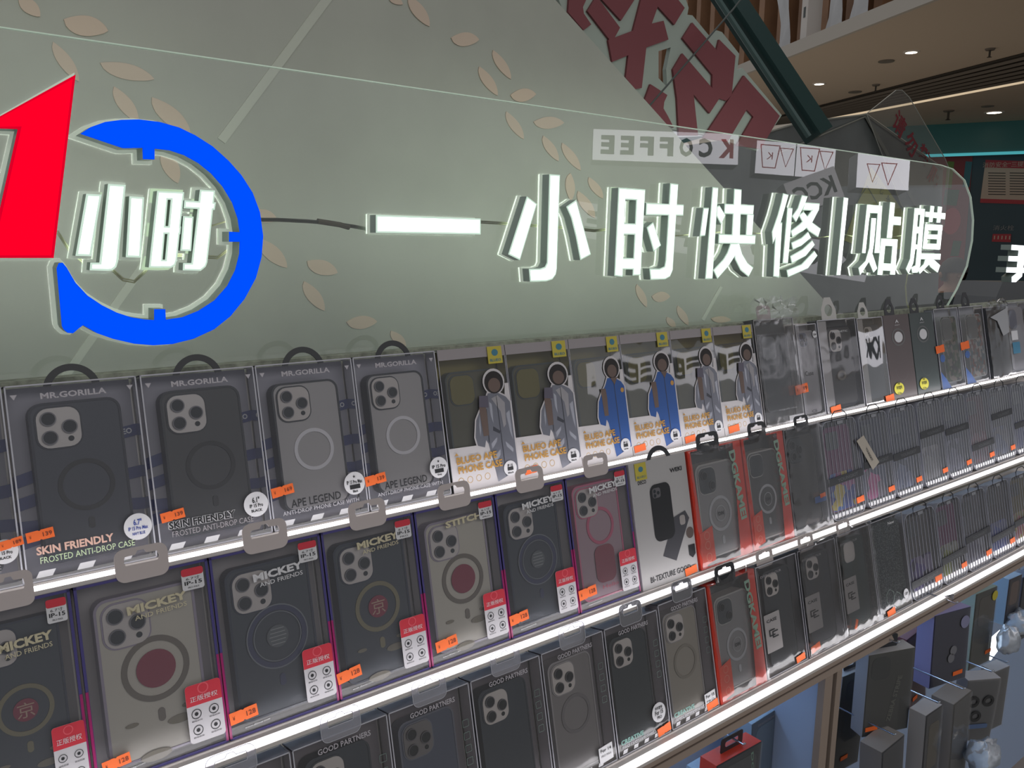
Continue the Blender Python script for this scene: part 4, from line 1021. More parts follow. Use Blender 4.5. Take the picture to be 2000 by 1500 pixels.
# ---------------- middle row: purple-edged character boxes (picture motifs left plain)
red_l = C_('label_red', (196, 46, 62), .5); cream_i = C_('ink_cream', (188, 180, 152), .5)
def purple(x0, x1, label, style, size, price, title, ybar=.86):
    it = Item('phone_case_box', 1, x0, x1, label, CAT, 'purple-edged boxes on the middle row', d=.026)
    w, h, X, Z = it.w, it.h, it.X, it.Z
    it.shell(back=C_('card_warm_grey', (150, 144, 146), .6), edge=edge_p, f=clr, er=.0026)
    for x in (-w / 2 - .0002, w / 2 - .0022): it.part('magenta_edging', MB().box((x, -.0006, .002), (x + .0024, .0024, h * .48), edge_m))
    kw = dict(cam=1, plate=C_('plate_silver', (196, 188, 184), .4), cfrac=.44, y=.006, rad=.13)
    if style == 'beige':
        it.case(.12, .88, .05, .90, C_('case_beige', (186, 180, 168), .4), frame=C_('frame_lilac', (150, 140, 156), .4), ring=C_('ring_taupe', (112, 104, 94), .5), bar=C_('ring_taupe', (112, 104, 94), .5), camcol=C_('plate_silver', (196, 188, 184), .4), rr=.34, rz=.52, **kw)
        disc = C_('disc_crimson', (134, 44, 66), .5); dr = .58
    elif style == 'night':
        it.case(.12, .88, .05, .90, C_('case_slate', (60, 66, 74), .4), frame=C_('frame_slate', (46, 52, 68), .4), ring=C_('ring_navy', (58, 62, 92), .5), bar=C_('ring_navy', (58, 62, 92), .5), rr=.36, rz=.50, **kw); disc = C_('disc_slate', (92, 96, 100), .4); dr = .36
    elif style == 'gold':
        it.case(.12, .88, .05, .90, C_('case_slate', (60, 66, 74), .4), frame=C_('frame_slate', (46, 52, 68), .4), ring=C_('ring_sand', (128, 120, 92), .5), bar=C_('ring_sand', (128, 120, 92), .5), rr=.32, rz=.50, **kw); disc = C_('disc_crimson', (134, 44, 66), .5); dr = .44
    else:
        it.case(.12, .86, .05, .92, C_('case_blush', (166, 142, 150), .4), frame=C_('frame_pink', (200, 104, 134), .4), ring=C_('ring_pink', (190, 92, 120), .5), rr=.30, rz=.62, **kw); disc = C_('disc_rose', (140, 66, 80), .5); dr = .0
    rx, rzc, r = it.ring
    m = MB()
    if dr: m.prism(circ(rx, rzc, r * dr, 30), .0050, .0056, disc)
    if style == 'night':
        m.flat(circ(rx, rzc, r * 1.03, 36), .0048, C_('line_grey', (122, 126, 132), .4), holes=[circ(rx, rzc, r * .99, 36)]); m.flat(circ(rx, rzc, r * .80, 36), .0048, C_('line_grey', (122, 126, 132), .4), holes=[circ(rx, rzc, r * .77, 36)])
        for i in range(5): q = r * (.28 - .03 * abs(i - 2)); m.box((rx - q, .0044, rzc + (i - 2) * r * .12 - .0004), (rx + q, .0049, rzc + (i - 2) * r * .12 + .0004), C_('line_light', (160, 162, 162), .4))
    if style == 'gold': m.text('京', rx, rzc, r * .6, r * .6, .0046, C_('line_sand', (180, 150, 130), .4))
    if style in ('beige', 'gold'):
        cl = C_('cloud_taupe', (126, 118, 100), .5)
        for a_, b_, q in ((.66, .20, .10), (.45, .055, .12), (.30, .24, .05), (.74, .26, .06)): m.prism(circ(X(a_), Z(b_), q * w, 14, rz=q * w * .35), .0050, .0056, cl)
    if style == 'pink':
        m.prism(rrect(X(.36), Z(.16), X(.68), Z(.44), .1 * w), .0050, .0056, disc); m.text('Hello', X(.56), Z(.13), .26 * w, .028 * h, .0046, C_('ink_hotpink', (206, 90, 110)))
    it.part('case_print', m)
    tcol = cream_i if style in ('beige', 'gold') else ink_w
    if title:
        it.print([(title, .58, ybar, .46, .045, tcol, 3, .045)] + ([('AND FRIENDS', .60, ybar - .045, .40, .024, tcol, 3, .01)] if title == 'MICKEY' else []))
    m = MB(); a0, a1 = X(.78), X(.955)
    m.prism(rrect(a0, Z(.855), a1, Z(.955), .02 * w), -.0014, -.001, ink_w); m.flat(rrect(a0, Z(.93), a1, Z(.97), .02 * w), -.0016, red_l)
    m.text(size + '寸', X(.868), Z(.916), .11 * w, .016 * h, -.0018, ink_k); m.text('IP-15', X(.868), Z(.893), .14 * w, .020 * h, -.0018, ink_k, 0, .02); m.text('PRO MAX' if size == '6.7' else 'PRO', X(.868), Z(.869), .09 * w, .009 * h, -.0018, ink_k)
    it.part('size_label', m)
    m = MB(); a0, a1 = X(.70), X(.985)
    m.prism(rrect(a0, Z(.055), a1, Z(.36), .03 * w), -.0014, -.001, C_('label_pale', (190, 188, 192), .5)); m.flat(rrect(a0, Z(.26), a1, Z(.36), .03 * w), -.0016, red_l); m.flat([(a0, Z(.25)), (a1, Z(.25)), (a1, Z(.29)), (a0, Z(.29))], -.00165, red_l)
    m.text('正版授权', X(.842), Z(.285), .22 * w, .028 * h, -.0019, ink_w); m.flat(circ(X(.842), Z(.332), .045 * w, 16), -.0018, C_('label_red_light', (214, 90, 100)), holes=[circ(X(.842), Z(.332), .035 * w, 16)])
    for a_, b_ in ((.77, .205), (.91, .205), (.77, .12), (.91, .12)):
        m.flat(circ(X(a_), Z(b_), .04 * w, 18), -.0018, ink_k, holes=[circ(X(a_), Z(b_), .034 * w, 18)]); m.flat(circ(X(a_), Z(b_), .016 * w, 8), -.0018, ink_k)
        m.text('磁吸防摔', X(a_), Z(b_ - .035), .085 * w, .009 * h, -.0018, ink_k)
    it.part('licence_label', m)
    it.print([('www.disney.com', .24, .045, .22, .014, ink_w, 2, .01)], name='web_print')
    if price: it.price(*price)
    return it
TB = [(-105, 137, 'purple-edged box cut off by the left edge of the middle row', 'gold', '6.7', None, 'MICKEY', .80, 'grey', 'gold'),
      (141, 405, 'purple-edged box with beige case and large crimson disc, leftmost full box of the middle row', 'beige', '6.7', (.15, .10, '128', .2, 5), 'MICKEY', .83, 'grey', ''),
      (406, 624, 'purple-edged box with dark case and navy ring, second full box of the middle row', 'night', '6.7', (.13, .12, '128', .24, 4), 'MICKEY', .84, 'grey', ''),
      (625, 806, 'purple-edged box with slate case, sand-coloured ring and small crimson disc', 'gold', '6.1', (.11, .14, '128', .25, 6), 'MICKEY', .88, 'grey', ''),
      (807, 964, 'purple-edged box with beige case and small crimson disc, middle of the middle row', 'beige', '6.1', (.19, .125, '128', .26, 5), 'STITCH', .88, 'grey', ''),
      (965, 1101, 'purple-edged box with dark case and grey patterned ring, left of the pink one', 'night', '6.1', (.12, .13, '128', .26, 4), 'MICKEY', .88, 'grey', ''),
      (1102, 1222, 'purple-edged box with pink-framed case and Hello lettering', 'pink', '6.1', (.13, .14, '128', .28, 4), 'MICKEY', .88, 'grey', '')]
for x0, x1, lab, st_, sz, pr, ti, yb, tk, _ in TB:
    it = purple(x0, x1, lab, st_, sz, pr, ti, yb); it.tab(tk, .50, .40, .026)

# white carton with two printed cases
it = Item('phone_case_box', 1, 1226, 1337, 'white carton printed with two overlapping black cases and BI-TEXTURE lettering', CAT, 'cartons on the middle row', h=.197, d=.03)
cg = C_('carton_cool_grey', (168, 166, 166), .5)
it.box(C_('carton_side_white', (178, 174, 184), .5), front=cg)
X, Z, w, h = it.X, it.Z, it.w, it.h
m = MB(); m.flat(rrect(X(.30), Z(.34), X(.66), Z(.80), .012), -.0008, ink_k)
m.flat([(X(.40), Z(.22)), (X(.62), Z(.15)), (X(.94), Z(.46)), (X(.88), Z(.53)), (X(.66), Z(.50))], -.0007, C_('print_dark', (66, 66, 72)))
m.flat(rrect(X(.76), Z(.42), X(.86), Z(.50), .004), -.001, C_('print_warm', (150, 144, 142))); m.flat(rrect(X(.34), Z(.69), X(.48), Z(.77), .004), -.001, C_('print_mid', (90, 88, 92)))
for a_, b_ in ((.38, .745), (.38, .71), (.44, .728)): m.flat(circ(X(a_), Z(b_), .022 * w, 12), -.0013, lensm)
m.flat(circ(X(.92), Z(.34), .07 * w, 18), -.0008, C_('print_brown', (92, 80, 76))); m.flat([(X(.86), Z(.24)), (X(.98), Z(.24)), (X(.98), Z(.16)), (X(.92), Z(.13)), (X(.86), Z(.16))], -.0008, ink_k)
it.part('case_picture', m)
it.print([('BI-TEXTURE GOOD', .50, .065, .72, .045, ink_k, 0, .02), ('WEKI', .80, .88, .22, .035, ink_k, 0, .03), ('DECO', .19, .84, .14, .03, ink_k, 0, .02)])
m = MB(); m.text('DO MY BEST', 0, 0, .05, .008, 0, ink_k); vs_ = m.v; m.v = [(-w / 2 - .0004, .014 - b_[2], .055 - b_[0]) for b_ in vs_]; it.part('side_lettering', m)
m = MB(); m.prism([(X(.09), Z(.86)), (X(.28), Z(.86)), (X(.28), Z(.995)), (X(.09), Z(.995))], -.0016, -.001, C_('label_yellow', (186, 172, 64), .5)); m.flat(circ(X(.185), Z(.945), .04 * w, 14, rz=.022 * h), -.0018, C_('label_blue', (60, 120, 140), .5)); m.text('BLUEO', X(.185), Z(.885), .15 * w, .018 * h, -.002, C_('label_blue', (60, 120, 140), .5)); it.part('brand_label', m)
it.loop(.55, .22, y=.002); it.price(.85, .035, '', .22, 4)
# red boxes
redc = C_('carton_red', (206, 66, 50), .5); irid = C_('ink_mint', (150, 190, 168), .35)
def redbox(row, x0, x1, label, hinge, tabk='black', h=.192, price=None):
    it = Item('phone_case_box', row, x0, x1, label, CAT, 'red-framed window boxes', d=.03, h=h)
    X, Z, w, h = it.X, it.Z, it.w, it.h
    it.shell(back=C_('card_dark', (72, 74, 76), .5), edge=redc, er=.0018, f=clr2)
    m = MB(); m.box((-w / 2 - .0003, 0, 0), (-w / 2 + .0008, it.d, h), redc); m.box((w / 2 - .0008, 0, 0), (w / 2 + .0003, it.d, h), redc)
    m.prism([(X(.76), 0), (X(1), 0), (X(1), h), (X(.86), h)], -.0008, -.0003, redc); m.box((-w / 2, 0, h - .001), (w / 2, it.d, h + .0004), redc)
    m.prism([(X(0), 0), (X(.12), 0), (X(.05), h), (X(0), h)], -.0008, -.0003, redc)
    it.part('red_frame', m)
    it.case(.14, .86, .06, .86, C_('case_milky', (150, 148, 148), .4) if not hinge else C_('case_dark_weave', (88, 88, 88), .4, bump=.4, bscale=600), frame=C_('frame_bright', (190, 188, 184), .3), lens=2 if not hinge else 0, cam=1, camcol=C_('plate_charcoal', (72, 78, 82), .3), ring=C_('ring_bright', (192, 192, 196), .3), bar=C_('ring_bright', (192, 192, 196), .3), rr=.30, rz=.44, cfrac=.42)
    rx, rz_, r = it.ring
    m = MB(); m.flat(circ(rx, rz_, r * .45, 24), .004, C_('ring_bright', (192, 192, 196), .3), holes=[circ(rx, rz_, r * .41, 24)]) ; m.text('DM', rx, rz_, r * .5, r * .22, .0038, ink_k, 0, .05); it.part('case_mark', m)
    it.print([('DGKAMEI', .87, .62, .78, .085, irid, -86, .03)] if False else [], name='x') if False else None
    m = MB(); m.text('DGKAMEI', X(.86), Z(.62), .62 * h, .12 * w, -.0014, irid, -84, .04); it.part('lettering', m)
    m = MB(); m.prism([(X(.03), Z(.02)), (X(.28), Z(.05)), (X(.28), Z(.34)), (X(.05), Z(.30))], -.0016, -.001, C_('label_orange_red', (214, 80, 56), .5))
    for b_ in (.27, .19, .09): m.flat(circ(X(.16), Z(b_), .05 * w, 16), -.002, C_('icon_pale_red', (226, 150, 130)), holes=[circ(X(.16), Z(b_), .043 * w, 16)])
    it.part('side_label', m)
    it.tab(tabk, .38, .42, .024)
    if price: it.price(*price)
    it.bag(.010, .002, int(x0))
    return it
redbox(1, 1341, 1444, 'red-framed box with milky case, left one of two red boxes on the middle row', False)
redbox(1, 1446, 1527, 'red-framed box with dark woven case, right one of two on the middle row', True)
it = Item('phone_case_box', 1, 1529, 1598, 'dark phone case in crinkled film between a red box and the ribbed cases', CAT, 'film-wrapped boxes', h=.189)
it.shell(back=dkc, f=clr2); it.case(.08, .9, .04, .93, C_('case_charcoal', (76, 76, 76), .4), plate=C_('plate_charcoal', (72, 78, 82), .3), frame=blackm); it.tab('black', .5, .4, .02); it.bag(.012, .003, 5); it.price(.86, .30, '', .16, 4)
m = MB(); m.flat([(it.X(.62), it.Z(.24)), (it.X(.95), it.Z(.24)), (it.X(.95), it.Z(.30)), (it.X(.62), it.Z(.30))], -.002, blu); it.part('side_label', m)

# ---------------- ribbed clear suitcase-style cases
rib_f = film('ribbed_plastic', (.92, .93, .95), .05, (.8, .82, .88), 2.0, .08)
rib_m = mat('rib_clear_edge', (150, 152, 162), .2)
strap_m = C_('strap_black', (54, 56, 60), .5); strap_ink = C_('strap_ink', (92, 94, 98), .5)
def ribbed(row, x0, x1, label, cols, strap_z, h, price=True, tagcard=False, inner=None, text='YOUNGKIT', ptn=42, lift=0):
    it = Item('ribbed_phone_case', row, x0, x1, label, 'phone case', 'ribbed clear cases with black straps', d=.022, h=h)
    w, h, X, Z = it.w, it.h, it.X, it.Z
    Pq = rrect(-w / 2, 0, w / 2, h, .16 * w)
    m = MB(); m.prism(Pq, 0, None, rib_f); m.prism(Pq, -.0005, it.d, rib_m, holes=[offset(Pq, -.0012)])
    it.part('clear_body', m)
    m = MB(); m.prism(offset(Pq, -.0022), it.d - .002, it.d - .0005, C_('card_dim', (58, 60, 66), .5)); it.part('backing', m)
    nr = 9
    for i in range(nr):
        x = -w / 2 + w * (i + .7) / (nr + .4)
        m = MB(); m.tube([(x, -.0006, .0025), (x, -.0006, h - .0025)], .00055, rib_m, 5); it.part('rib', m)
    m = MB(); Q = rrect(X(.12), Z(.07), X(.88), Z(.93), .10 * w); m.prism(Q, .008, .014, C_('inner_dark_%d' % (cols[-1][0] // 12), tuple(int(v * .72) for v in cols[-1]), .4), side=C_('case_side_grey', (130, 132, 140), .4)); Q2 = rrect(X(.14), Z(.08), X(.86), Z(.46), .10 * w); m.flat(Q2, .0076, pattern('printed_%s_%d' % (row, x0), cols, ptn))
    c = MB(); c.prism(rrect(X(.17), Z(.70), X(.52), Z(.88), .05 * w), .0066, .008, inner or C_('plate_dim', (96, 100, 104), .3))
    pc = it.part('phone_case', m); c.build('camera_plate', pc)
    m = MB(); m.prism([(-w / 2 - .001, Z(strap_z) - .008), (w / 2 + .001, Z(strap_z) - .005), (w / 2 + .001, Z(strap_z) + .009), (-w / 2 - .001, Z(strap_z) + .006)], -.0022, -.0014, strap_m)
    m.text(text, X(.55), Z(strap_z) + .0005, w * .6, .0065, -.0025, strap_ink, 2, .03); it.part('strap', m)
    m = MB(); m.tube([(X(.30), -.0015, h - .004), (X(.30), -.0015, h + .008), (X(.40), -.0015, h + .016), (X(.62), -.0015, h + .016), (X(.72), -.0015, h + .008), (X(.72), -.0015, h - .004)], .0011, tabblack, 6); it.part('carry_handle', m)
    m = MB(); m.prism(rrect(X(.44), h - .009, X(.60), h - .003, .002), -.0012, -.0004, C_('latch_grey', (132, 134, 140), .3)); it.part('latch', m)
    if price: it.price(.84, .14, '', .22, 3)
    if tagcard:
        m = MB(); P_ = [(X(.9), Z(.74)), (X(1.12), Z(.78)), (X(1.5), Z(.46)), (X(1.28), Z(.40))]; m.prism(P_, -.0045, -.0038, C_('kraft_card', (176, 168, 156), .6)); m.text('YOUNGKIT', X(1.22), Z(.57), .034, .006, -.0048, ink_k, -57, .02); it.part('swing_tag', m)
    return it
RB1 = [(1602, 1670, 'ribbed clear case with blue and yellow picture, first of its kind on middle row', [(60, 76, 150), (84, 116, 180), (196, 176, 80), (60, 76, 150), (160, 90, 140)], .40, .186, True, True),
       (1674, 1730, 'ribbed clear case with a pink picture, under a pale swing tag', [(110, 106, 120), (198, 104, 156), (120, 112, 126), (90, 96, 120)], .47, .184, True, False),
       (1732, 1784, 'ribbed case with bright blue-white glints and low strap, third on the middle row', [(92, 98, 120), (120, 128, 156), (84, 88, 104)], .46, .184, True, False),
       (1788, 1835, 'ribbed case with a plain whitish case inside, fourth on the middle row', [(140, 138, 140), (150, 148, 150), (130, 128, 132)], .62, .184, True, False),
       (1837, 1882, 'ribbed case with a pale ring on dark, fifth on the middle row', [(92, 92, 106), (120, 120, 140), (86, 88, 100)], .58, .182, True, False),
       (1884, 1927, 'ribbed case with a reddish case inside and very low strap on the middle row', [(128, 80, 92), (110, 92, 100), (140, 100, 110)], .30, .180, True, False),
       (1928, 1968, 'ribbed case with a greyish-blue case inside and high strap near the right edge', [(110, 110, 118), (104, 112, 140), (120, 118, 124)], .62, .178, True, False),
       (1970, 2012, 'ribbed case with deep blue case inside, cut by the right photo edge, middle row', [(74, 78, 118), (84, 90, 140), (70, 74, 104)], .42, .176, False, False)]
for x0, x1, lab, cols, sz, h, pr, tg in RB1: ribbed(1, x0, x1, lab, cols, sz, h, pr, tg)

# ---------------- bottom row
G3 = 'clear boxes with grey cards on the bottom row'
creat = C_('ink_teal', (120, 170, 160), .4)
def partner(x0, x1, label, body, size, sizeshape, price, plate=None, ring=None, creative=True, h=.174, edge=None, side=True):
    it = Item('phone_case_box', 2, x0, x1, label, CAT, G3, d=.026, h=h)
    X, Z, w, h = it.X, it.Z, it.w, it.h
    it.shell(back=C_('card_mauve', (122, 116, 122), .6), top=C_('card_mauve_top', (196, 182, 188), .6), f=clr2, er=.0013)
    it.case(.11, .80, .04, .89, body, frame=edge or body, plate=plate or platem, ring=ring, cfrac=.50, y=.006, rr=.34)
    it.print([('GOOD PARTNERS', .52, .93, .56, .034, C_('ink_silver', (176, 172, 178), .4), 0, .02)] + ([('CREATIVE', .27, .105, .42, .036, creat, 0, .03), ('PROTECTIVE SHELL', .40, .065, .66, .022, C_('ink_light_grey', (180, 178, 184), .5))] if creative else []))
    m = MB()
    for i in range(4): Pz = rrect(X(.86), Z(.72 - i * .085), X(.94), Z(.77 - i * .085), .01 * w); m.flat(Pz, -.0008, C_('ink_grey_green', (112, 130, 124), .5), holes=[offset(Pz, -.0006)])
    it.part('icon_column', m)
    m = MB()
    for i in range(4):
        cx = X(.12 + .2 * i); q = w * .05; m.flat([(cx - q, .003), (cx + q * .6, .003), (cx + q, .008), (cx - q * .6, .008)], -.0007, ink_w)
    it.part('corner_marks', m)
    if size:
        if sizeshape == 'round': it.seal(.80, .20, .13, [('手机型号', .45, 1.1, .3), ('For 15', .0, 1.2, .42), ('PRO', -.5, .7, .3)])
        else:
            m = MB(); m.prism([(X(.70), Z(.03)), (X(.93), Z(.04)), (X(.93), Z(.16)), (X(.70), Z(.15))], -.0014, -.001, ink_w); m.text('For ' + size, X(.815), Z(.125), .18 * w, .024 * h, -.0018, ink_k, 0, .02); m.text('PRO MAX' if size == '14' else 'PRO', X(.815), Z(.085), .17 * w, .016 * h, -.0018, ink_k); it.part('size_label', m)
    if price: it.price(*price)
    it.tab('clear', .5, .42, .024)
    return it
gb = C_('case_dusk_blue', (86, 92, 108), .45); gk = C_('case_night', (62, 68, 76), .45); gs = C_('case_silver', (134, 130, 130), .4); gg = C_('case_warm', (156, 150, 140), .4)
partner(330, 568, 'mauve-carded clear box in the bottom left corner of the bottom row', gk, None, '', None)
partner(570, 757, 'clear box with GOOD PARTNERS lettering, first with its lettering readable', gk, None, '', None)
partner(758, 916, 'clear box with dusk-blue case and bare three-lens camera on the bottom row', gb, None, '', None, plate=C_('plate_silver2', (120, 116, 116), .3), edge=C_('frame_dusk', (110, 112, 124), .3))
partner(918, 1054, 'clear box with very dark blue case left of the silver case on the bottom row', gk, None, '', None, creative=False)
partner(1056, 1177, 'clear box with silver case, faint ring and a For 14 PRO MAX label', gs, '14', 'rect', None, ring=C_('ring_faint', (122, 118, 120), .4), creative=False, edge=C_('frame_silver', (160, 156, 158), .3))
partner(1179, 1283, 'clear box with black case and teal CREATIVE lettering, round size label', C_('case_ink', (58, 64, 68), .45), '15', 'round', (.86, .05, '', .26, 6))
partner(1285, 1379, 'clear box with cream-grey case, bright camera rim and teal CREATIVE lettering', gg, '15', 'rect', (.84, .045, '', .24, 6), ring=C_('ring_cream', (140, 134, 124), .4), edge=C_('frame_silver', (160, 156, 158), .3), h=.179)
redbox(2, 1381, 1473, 'red-framed box with milky case on the bottom row', False, h=.179)
caseL = C_('label_case', (150, 146, 146), .5)
def cbox(x0, x1, label, body, h, price, tabk='grey', bag=False, case_label=True, lens=3):
    it = Item('phone_case_box', 2, x0, x1, label, CAT, 'dark boxes with a grey CASE label', d=.024, h=h)
    X, Z, w, h = it.X, it.Z, it.w, it.h
    it.shell(back=C_('card_dim2', (96, 94, 98), .5), top=C_('card_tan_top', (176, 166, 160), .6), f=clr2, er=.0014, sidefilm=clr)
    it.case(.18, .86, .06, .92, body, frame=body, lens=lens, cfrac=.46)
    if case_label:
        m = MB(); m.prism(rrect(X(.05), Z(.22), X(.42), Z(.56), .015 * w), -.0014, -.0009, caseL); m.text('CASE', X(.22), Z(.50), .24 * w, .028 * h, -.0018, ink_k, 0, .02)
        m.text('匚', X(.20), Z(.39), .14 * w, .06 * h, -.0018, ink_k, 0, .05); m.text('匚', X(.27), Z(.37), .14 * w, .06 * h, -.0019, ink_k, 0, .05); it.part('case_label', m)
    it.print([('EVER-COLOUR', .34, .90, .5, .022, C_('ink_mid_grey', (150, 146, 150), .5), 0, .01)])
    if price: it.price(*price)
    if tabk: it.tab(tabk, .30, .40, .022, y=.004)
    if bag: it.bag(.014, .002, int(x0))
    return it
cbox(1475, 1555, 'dark box with grey CASE label right of the red-framed bottom-row box', C_('case_graphite', (70, 72, 76), .4), .179, (.80, .05, '', .22, 6))
cbox(1557, 1631, 'dark box with grey CASE label between two others alike, film crumpled at its foot', C_('case_graphite', (70, 72, 76), .4), .179, (.16, .07, '', .24, 8), bag=True)
cbox(1633, 1698, 'dark green-grey box with grey CASE label, last of the three so labelled', C_('case_pine', (60, 72, 72), .4), .180, (.26, .09, '', .16, 60), bag=True, lens=0)
it = Item('phone_case_box', 2, 1699, 1762, 'dark speckled box with a hexagon outline, left of the ribbed cases on the bottom row', CAT, 'film-wrapped boxes', h=.180, d=.024)
it.shell(back=dkc, f=clr2); it.case(.05, .95, .03, .95, pattern('speckle_dark', [(58, 66, 70), (62, 70, 74), (64, 72, 76), (110, 116, 120)], 700), cam=0)
X, Z, w = it.X, it.Z, it.w
m = MB()
for a_, b_, q in ((.34, .18, .13), (.55, .12, .13)): Hx = circ(X(a_), Z(b_), q * w, 6, 30, 390); m.flat(Hx, -.001, C_('ink_copper_teal', (120, 140, 130), .4), holes=[offset(Hx, -.0006)])
it.part('hexagon_print', m); it.seal(.82, .14, .08, [('15P', 0, 1.2, .5)]); it.print([('New', .62, .93, .2, .03, ink_w, 0, .02)]); it.price(.30, .03, '', .24, 6)
RB2 = [(1763, 1824, 'ribbed clear case with a violet picture, first ribbed one of the bottom row', [(84, 76, 120), (104, 92, 150), (70, 68, 90), (130, 120, 150)], .20, .170, False),
       (1825, 1873, 'ribbed clear case with a lime-tinted picture, second ribbed one of the bottom row', [(120, 122, 96), (150, 156, 90), (110, 110, 104), (160, 160, 150)], .30, .168, True),
       (1874, 1922, 'ribbed clear case with a pale lilac picture, middle of the five bottom-row ribbed ones', [(130, 128, 140), (110, 108, 126), (150, 150, 160)], .42, .166, True),
       (1923, 1968, 'ribbed clear case with a strong blue picture, next to the yellow one', [(70, 80, 150), (90, 104, 176), (120, 124, 160)], .28, .164, True),
       (1969, 2012, 'ribbed clear case with yellow and pink picture, right end of the bottom row', [(190, 168, 80), (200, 120, 130), (170, 160, 120)], .34, .162, False)]
for x0, x1, lab, cols, sz, h, pr in RB2: ribbed(2, x0, x1, lab, cols, sz, h, True, False)

# ================================================================== lower cabinets: products on hooks
chrome = mat('chrome_hook', (190, 195, 205), .15, metal=.9)
def hang(TL, TR, BL, off, f, name, label, front, side, d=.025, win=None, winr=(.12, .9, .12, .9), tab=None, price=None, txt=None, topc=None, hook=True, extras=None, group='boxes hanging on hooks in the lower cabinets', cat=CAT):
    p = aty(*TL, YF + off); depth = (p - Vector((0, 0, EYE))).dot(Vector((CX.z, CN.z, CZ.z)))
    q = aty(*TR, YF + off).lerp(atd(*TR, depth), f); b = aty(*BL, YF + off)
    ux = q - p; w = ux.length; ux.normalize(); uz = p - b; h = uz.length; uz = (uz - ux * uz.dot(ux)).normalized(); uy = uz.cross(ux)
    org = b + ux * (ux.dot(p - b) * 0) + ux * (w / 2)
    org = p - uz * h + ux * (w / 2)
    M_ = Matrix(((ux.x, uy.x, uz.x, org.x), (ux.y, uy.y, uz.y, org.y), (ux.z, uy.z, uz.z, org.z), (0, 0, 0, 1)))
    e = empty(name, (0, 0, 0)); e.matrix_world = M_; tag(e, label, cat, group)
    m = MB(); m.box((-w / 2, 0, 0), (w / 2, d, h), side); m.build('carton', e)
    m = MB(); m.box((-w / 2 + .0005, -.0006, .0005), (w / 2 - .0005, 0, h - .0005), front); m.build('front_panel', e)
    X = lambda a: (a - .5) * w; Z = lambda a: a * h
    if win:
        m = MB(); Pw = rrect(X(winr[0]), Z(winr[2]), X(winr[1]), Z(winr[3]), .12 * w); m.prism(Pw, -.0016, -.0006, win); m.build('window', e)
    m = MB(); m.add([(-w / 2, -.003, 0), (w / 2, -.003, 0), (w / 2, -.003, h), (-w / 2, -.003, h)], [(0, 1, 2, 3)], clr); m.build('clear_wrap', e)
    if txt:
        m = MB()
        for t in txt: m.text(t[0], X(t[1]), Z(t[2]), t[3] * w, t[4] * h, -.0022, t[5], t[6] if len(t) > 6 else 0, .02)
        m.build('lettering', e)
    if price:
        m = MB(); cx, cz = X(price[0]), Z(price[1]); m.prism([(cx - .13 * w, cz - .004), (cx + .13 * w, cz - .003), (cx + .13 * w, cz + .005), (cx - .13 * w, cz + .004)], -.0042, -.0036, orange); m.build('price_sticker', e)
    if tab:
        m = MB(); P_ = rrect(-w * .24, h - .001, w * .24, h + .024, .004); m.prism(P_, d * .5, d * .5 + .0012, tab, holes=[rrect(-w * .15, h + .007, w * .15, h + .017, .0045)]); m.build('hang_tab', e)
    if extras: extras(e, X, Z, w, h)
    if hook:
        tp = org + uz * (h + .016) + uy * (d * .5); bx = Vector((tp.x, YB - .001, tp.z))
        he = empty('display_hook', bx); tag(he, 'chrome wire hook holding the ' + hook, 'hook', 'chrome hooks in the lower cabinets')
        m = MB(); end = tp - Vector((0, .02, 0)) - bx; m.tube([Vector((0, 0, .004)), end + Vector((0, 0, .001)), end + Vector((0, -.004, .005))], .0016, chrome, 8); m.tube([Vector((0, 0, -.004)), Vector((0, 0, .012))], .0035, chrome, 6); m.build('wire', he, smooth=True)
    return e
sh_blue = C_('carton_ice_blue', (150, 176, 200), .5); sh_w = C_('carton_chalk', (168, 166, 168), .5); sh_dk = C_('front_dark', (70, 72, 76), .4)
hang((1468, 1415), (1538, 1371), (1462, 1560), .09, .0, 'phone_case_box', 'ice-blue box with dark front hanging left of the cabinet post, behind a red-topped box', C_('front_blue_grey', (92, 104, 120), .4), sh_blue, win=C_('pane_steel', (112, 132, 152), .4), txt=[('SHOCKPROOF', .5, .94, .7, .03, C_('ink_mid_grey', (150, 146, 150), .5))], hook='ice-blue box left of the post')
hang((1399, 1496), (1487, 1447), (1396, 1640), .03, .0, 'phone_case_box', 'red-topped box with black hang tab hanging below the rail near the bottom edge', C_('front_dark', (70, 72, 76), .4), redc, d=.03, win=C_('pane_grey', (96, 98, 100), .4), tab=tabblack, txt=[('DG', .8, .8, .3, .05, irid, -80)], hook='red-topped box with the black tab')
hang((1366, 1510), (1392, 1494), (1364, 1640), .06, .0, 'phone_case_box', 'pale clear box cut by the bottom edge, left of the red-topped hanging box', sh_w, sh_blue, hook=False)
hang((1646, 1322), (1697, 1301), (1630, 1510), .07, .2, 'phone_case_box', 'tall dark-fronted hanging box tucked behind the post of the right cabinet', C_('front_olive', (84, 84, 78), .4), sh_w, win=C_('pane_moss', (74, 76, 72), .4), winr=(.2, .7, .72, .92), tab=tabblack, price=(.35, .14), hook='tall box right of the post')
hang((1697, 1280), (1787, 1264), (1684, 1440), .01, .75, 'phone_case_box', 'wide grey-framed hanging box with ZEBRA STRIPE lettering up its side', C_('front_olive', (84, 84, 78), .4), sh_w, d=.03, win=C_('pane_moss', (74, 76, 72), .4), winr=(.08, .48, .68, .95), tab=tabblack, price=(.16, .1), txt=[('ZEBRA STRIPE', .62, .42, .9, .06, C_('ink_moss', (128, 128, 116), .5), 78)], hook='zebra-lettered box')
